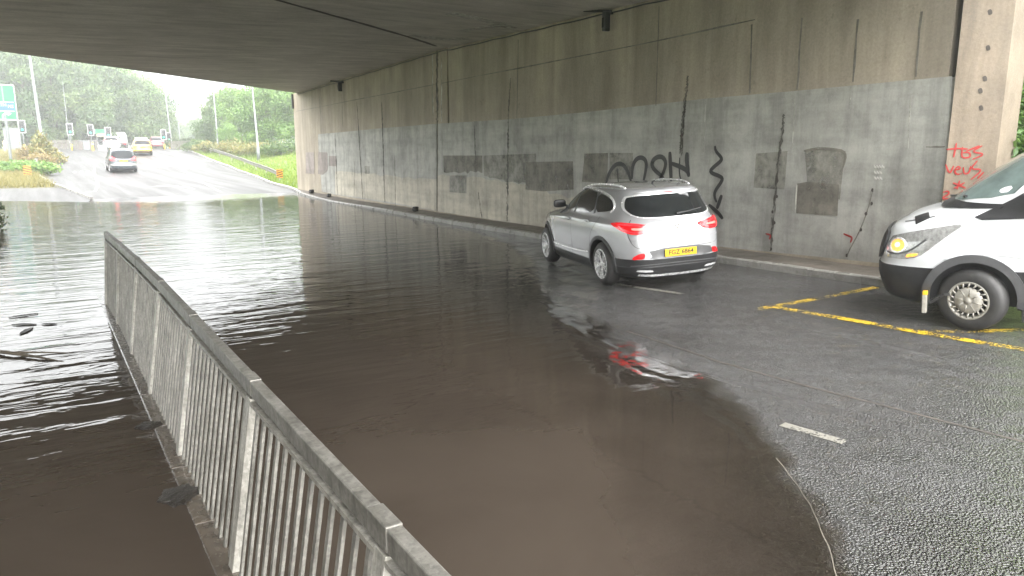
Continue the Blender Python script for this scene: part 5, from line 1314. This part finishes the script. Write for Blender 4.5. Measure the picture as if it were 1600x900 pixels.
# big green direction sign: its right part shows at the left edge
def big_sign():
    D = 72; xr_, y = px(33.5, D); xl_, _ = px(-58, D)
    z0 = H_CAM+(229-193)/1176*D*.93; z1 = H_CAM+(229-145)/1176*D*.93; zg = z_ground(xr_, y); W = xr_-xl_; h = z1-z0
    t = thing('direction_sign', 'large green direction sign with a blue panel reading NORTH', 'road sign', (xr_, y, zg), 0)
    z0 -= zg; z1 -= zg
    def pane(name, a, b, c, d, mat, lift, parent=t):
        bm = NB(); box(bm, ((a+b)/2, -lift, (c+d)/2), (b-a, .012, d-c)); return obj(name, bm, mat, parent)
    bm = NB(); box(bm, (-W/2, .03, (z0+z1)/2), (W, .05, h), bevel=.01); bd = obj('sign_board', bm, 'sign_green', t)
    e = .07
    for a, b, c, d in ((-W, 0, z0, z0+e), (-W, 0, z1-e, z1), (-e, -.0, z0+e, z1-e), (-W, -W+e, z0+e, z1-e)): pane('border', a+.01, b-.01, c, d, 'sign_white', .006, bd)
    yb0 = z0+h*.265; yb1 = z0+h*.50
    bp = pane('blue_panel', -W+.15, -.16, yb0, yb1, 'sign_blue', .008, bd)
    for a, b, c, d in ((-W+.15, -.16, yb0-.04, yb0), (-W+.15, -.16, yb1, yb1+.04)): pane('border', a, b, c, d, 'sign_white', .008, bd)
    pane('route_line', -1.52, -1.46, z0+.06, yb0-.05, 'sign_white', .008, bd)
    pane('white_panel', -3.4, -1.62, z0+h*.78, z1-.13, 'sign_white', .008, bd)
    pane('brown_panel', -3.4, -1.50, z0+h*.55, z0+h*.77, 'sign_brown', .008, bd)
    for k in range(3):
        bm = NB(); bmesh.ops.create_circle(bm, cap_ends=True, segments=16, radius=.16); bmesh.ops.transform(bm, matrix=Matrix.Translation((-1.78-k*.42, -.018, z0+h*.66)) @ Matrix.Rotation(math.pi/2, 4, 'X'), verts=bm.verts); obj('roundel', bm, 'sign_white', bd)
        bm = NB(); bmesh.ops.create_circle(bm, cap_ends=True, segments=16, radius=.11); bmesh.ops.transform(bm, matrix=Matrix.Translation((-1.78-k*.42, -.022, z0+h*.66)) @ Matrix.Rotation(math.pi/2, 4, 'X'), verts=bm.verts); obj('roundel', bm, 'tail_faint', bd)
    pane('route_line', -1.40, -1.34, yb1+.1, z1-.12, 'sign_white', .008, bd)
    for txt, x0, zz, s in (('NORTH', -1.72, yb0+(yb1-yb0)*.68, .30), ('M2', -.58, yb0+(yb1-yb0)*.52, .30), ('elfast', -2.25, yb0+(yb1-yb0)*.27, .28), ('for', -2.30, yb0+(yb1-yb0)*.68, .28)):
        me = strip_text(txt, s)
        for v in me.vertices: v.co = (x0+v.co.x*1.0, -.018, zz+v.co.y)
        obj('sign_lettering', me, 'sign_white', bd)
    # bent arrow
    bm = NB(); bar(bm, (-.98, -.012, z0+.12), (-.98, -.012, z0+h*.15), .10, .012, up=(0, 1, 0)); bar(bm, (-.96, -.0125, z0+h*.15), (-.82, -.0125, z0+h*.185), .10, .012, up=(0, 1, 0)); bar(bm, (-.83, -.013, z0+h*.185), (-.62, -.013, z0+h*.185), .10, .012, up=(0, 1, 0))
    a = [bm.verts.new(p) for p in ((-.64, -.019, z0+h*.245), (-.64, -.019, z0+h*.125), (-.40, -.019, z0+h*.185))]; bm.faces.new(a); obj('arrow', bm, 'sign_white', bd)
    for xx, r_ in ((-.82, .11), (-2.6, .11), (-4.4, .11)):
        bm = NB(); tube(bm, [(xx, .10, -.2), (xx, .10, z1-.1)], r_, 10); obj('post', bm, 'pole', t)
big_sign()
# grey cabinets and posts near the big sign and the junction
def cabinet(u, v0, v1, D, w, mat, label, name='roadside_cabinet', cat='cabinet'):
    x, y = px(u, D); zg = z_ground(x, y); h = H_CAM+(229-v0)/1176*D*.93-zg
    t = thing(name, label, cat, (x, y, zg), -math.atan2(x, y))
    bm = NB(); box(bm, (0, 0, h/2), (w, .5, h), bevel=.03); b = obj('cabinet_body', bm, mat, t)
    bm = NB(); box(bm, (0, -.262, h*.52), (w*.86, .02, h*.8), bevel=.01); obj('door', bm, mat, t)
    bm = NB(); box(bm, (0, 0, h+.02), (w+.08, .58, .06), bevel=.01); obj('cap', bm, 'pole', t)
    return t
cabinet(21, 204, 226, 96, 1.5, 'pole', 'large grey cabinet behind the posts of the direction sign')
cabinet(126, 221, 233, 103, .5, 'timber', 'narrow brown-grey cabinet right of the leftmost traffic light')
cabinet(135, 221, 233, 103, .65, 'pole', 'pale grey cabinet left of the second traffic light')
cabinet(146, 222, 234, 104, .35, 'black', 'dark narrow cabinet at the second traffic light')
cabinet(160, 227, 235, 102, .9, 'white_plastic', 'low white box under the small green sign')
def bollard(u, D, label, mat='hubcap', h=1.0):
    x, y = px(u, D); t = thing('bollard', label, 'bollard', (x, y, z_ground(x, y)), 0, 'bollards at the junction')
    bm = NB(); lathe_y(bm, [(0, .11), (.05, .12), (.06, .10), (h*.7, .10), (h*.72, .12), (h*.85, .12), (h, .05), (h+.01, .001)], 16); bmesh.ops.rotate(bm, cent=(0, 0, 0), matrix=Matrix.Rotation(math.pi/2, 3, 'X'), verts=bm.verts); obj('bollard_post', bm, mat, t, smooth=True)
    bm = NB(); tube(bm, [(0, 0, h*.72), (0, 0, h*.84)], .123, 16); obj('band', bm, 'sign_white', t)
bollard(175, 98, 'cream bollard in front of the third traffic light', 'sign_brown', 1.35)
bollard(145, 99, 'yellow bollard at the second traffic light', 'plate', 1.0)
bollard(7, 90, 'cream bollard behind the direction sign, left of the other', 'sign_brown', 1.2)
bollard(13, 91, 'cream bollard behind the direction sign, right of the other', 'sign_brown', 1.2)
# small green sign on two posts
x, y = px(161, 112); zg = z_ground(x, y); t = thing('small_direction_sign', 'small green and cream direction sign on two posts behind the junction', 'road sign', (x, y, zg), -math.atan2(x, y))
z1 = H_CAM+(229-204)/1176*112*.93-zg
bm = NB(); box(bm, (0, 0, z1-.3), (1.5, .04, .56), bevel=.01); b = obj('sign_board', bm, 'sign_green', t)
bm = NB(); box(bm, (0, 0, z1-.76), (1.2, .04, .34), bevel=.01); obj('lower_board', bm, 'sign_brown', t)
for s in (-.78, .78):
    bm = NB(); box(bm, (s, -.002, z1-.3), (.05, .05, .6)); obj('board_edge', bm, 'sign_white', b)
for s in (-.6, .6):
    bm = NB(); tube(bm, [(s, .06, -.1), (s, .06, z1)], .05, 8); obj('post', bm, 'pole', t)
# railing and timber fence along the back of the junction
def fence(u0, u1, D, h, name, label, mat, n, slat=True):
    a, b = px(u0, D), px(u1, D); t = thing(name, label, 'fence', (a[0], a[1], z_ground(*a)), math.atan2(b[1]-a[1], b[0]-a[0]))
    L = math.dist(a, b)
    for k in range(n+1):
        bm = NB(); box(bm, (L*k/n, 0, h/2), (.08, .08, h+.1)); obj('post', bm, mat, t)
    for zz in (h-.05, h*.35):
        bm = NB(); box(bm, (L/2, .005, zz), (L, .045, .06)); obj('rail', bm, mat, t)
    if slat:
        bm = NB(); m_ = int(L/.14)
        for k in range(m_): box(bm, (L*(k+.5)/m_, -.03, h*.5), (.09 if slat != 2 else .025, .02, h*.9))
        obj('slat_panel', bm, mat, t)
fence(70, 152, 108, 1.15, 'timber_fence', 'weathered slatted fence behind the left traffic lights', 'timber', 5)
fence(140, 182, 114, 1.2, 'railing_fence', 'thin grey railing behind the small green sign', 'pole', 4, 2)
fence(268, 322, 106, 1.1, 'timber_fence', 'dark slatted fence below the hedge right of the traffic lights', 'timber', 4)
# guard rails with chevron markers
def guard_rail(P, label, posts):
    t = thing('guard_rail', label, 'guard rail', (P[0][0], P[0][1], 0))
    o = Vector((P[0][0], P[0][1], 0)); bm = NB(); sec = [(-.02, .15), (.045, .11), (.045, .05), (-.02, .0), (.045, -.05), (.045, -.11), (-.02, -.15)]
    pts = [Vector((x, y, z_ground(x, y)+h)) for x, y, h in P]; rows = []
    for i, p in enumerate(pts):
        d = (pts[min(i+1, len(pts)-1)]-pts[max(i-1, 0)]); nn = Vector((-d.y, d.x, 0)).normalized()
        rows.append([bm.verts.new(p-o+nn*a+Vector((0, 0, b))) for a, b in sec])
    for A, B in zip(rows, rows[1:]):
        for k in range(6): bm.faces.new((A[k], A[k+1], B[k+1], B[k]))
    bmesh.ops.solidify(bm, geom=list(bm.faces), thickness=.006)
    obj('beam', bm, 'galv', t)
    for k in posts:
        p = pts[k]-o; bm = NB(); box(bm, (p.x+.1, p.y, p.z-.35), (.10, .10, .95)); obj('post', bm, 'galv', t)
    return t
GP = []
for s in np.linspace(0, 1, 14):
    y = 44.8+s*41; GP.append((xr(y)+.75+.55*math.sin(s*2.2), y, .58 - .18*(1-s)))
guard_rail(GP, 'long galvanised guard rail on the grass right of the road', range(1, 14, 2))
x, y = px(52, 66); x2, y2 = px(70, 76); guard_rail([(x, y, .75), ((x+x2)/2, (y+y2)/2, .8), (x2, y2, .85)], 'short bent guard rail half hidden by the verge bushes', (0, 2))
def chevron(x, y, z, s, label, az=0, flip=1):
    t = thing('chevron_marker', label, 'road marker', (x, y, z), az, 'black and yellow chevron boards')
    bm = NB(); box(bm, (0, 0, s*.5), (s*.72, .02, s), bevel=.004); b = obj('board', bm, 'sign_yellow', t)
    for k in range(4):
        zc = s*(.02+.27*k); w = s*.35
        bm = NB(); q = [(-w, zc-.10*s), (-w, zc+.04*s), (w, zc+.26*s), (w, zc+.12*s)]
        q = [(a*flip, min(max(c, .012*s), s*.988)) for a, c in q]
        bm.faces.new([bm.verts.new((a, -.0135, c)) for a, c in q]); bmesh.ops.recalc_face_normals(bm, faces=bm.faces); obj('stripe', bm, 'black', b)
    bm = NB(); box(bm, (0, .04, -.1), (.06, .04, 1.0)); obj('post', bm, 'galv', t)
chevron(GP[0][0]-.05, GP[0][1]-.08, z_ground(GP[0][0], GP[0][1])+.22, .50, 'black and yellow chevron board on the near end of the long guard rail', -.25)
x, y = px(38, 54); chevron(x, y, z_ground(x, y)+.28, .55, 'black and yellow chevron board in the dry grass on the left verge', 0, -1)

# ------------------------------------------------------------------ rain haze
bm = NB(); box(bm, (40, 100, 14), (520, 420, 36)); hz = obj('haze', bm); tag(hz, kind='stuff')
hm = bpy.data.materials.new('rain_haze'); hm.use_nodes = True; n = hm.node_tree.nodes; n.remove(n['Principled BSDF'])
pv = n.new('ShaderNodeVolumePrincipled'); pv.inputs['Color'].default_value = (.93, .95, .96, 1); pv.inputs['Density'].default_value = .0024; pv.inputs['Anisotropy'].default_value = .7
hm.node_tree.links.new(pv.outputs[0], n['Material Output'].inputs['Volume']); hz.data.materials.append(hm)
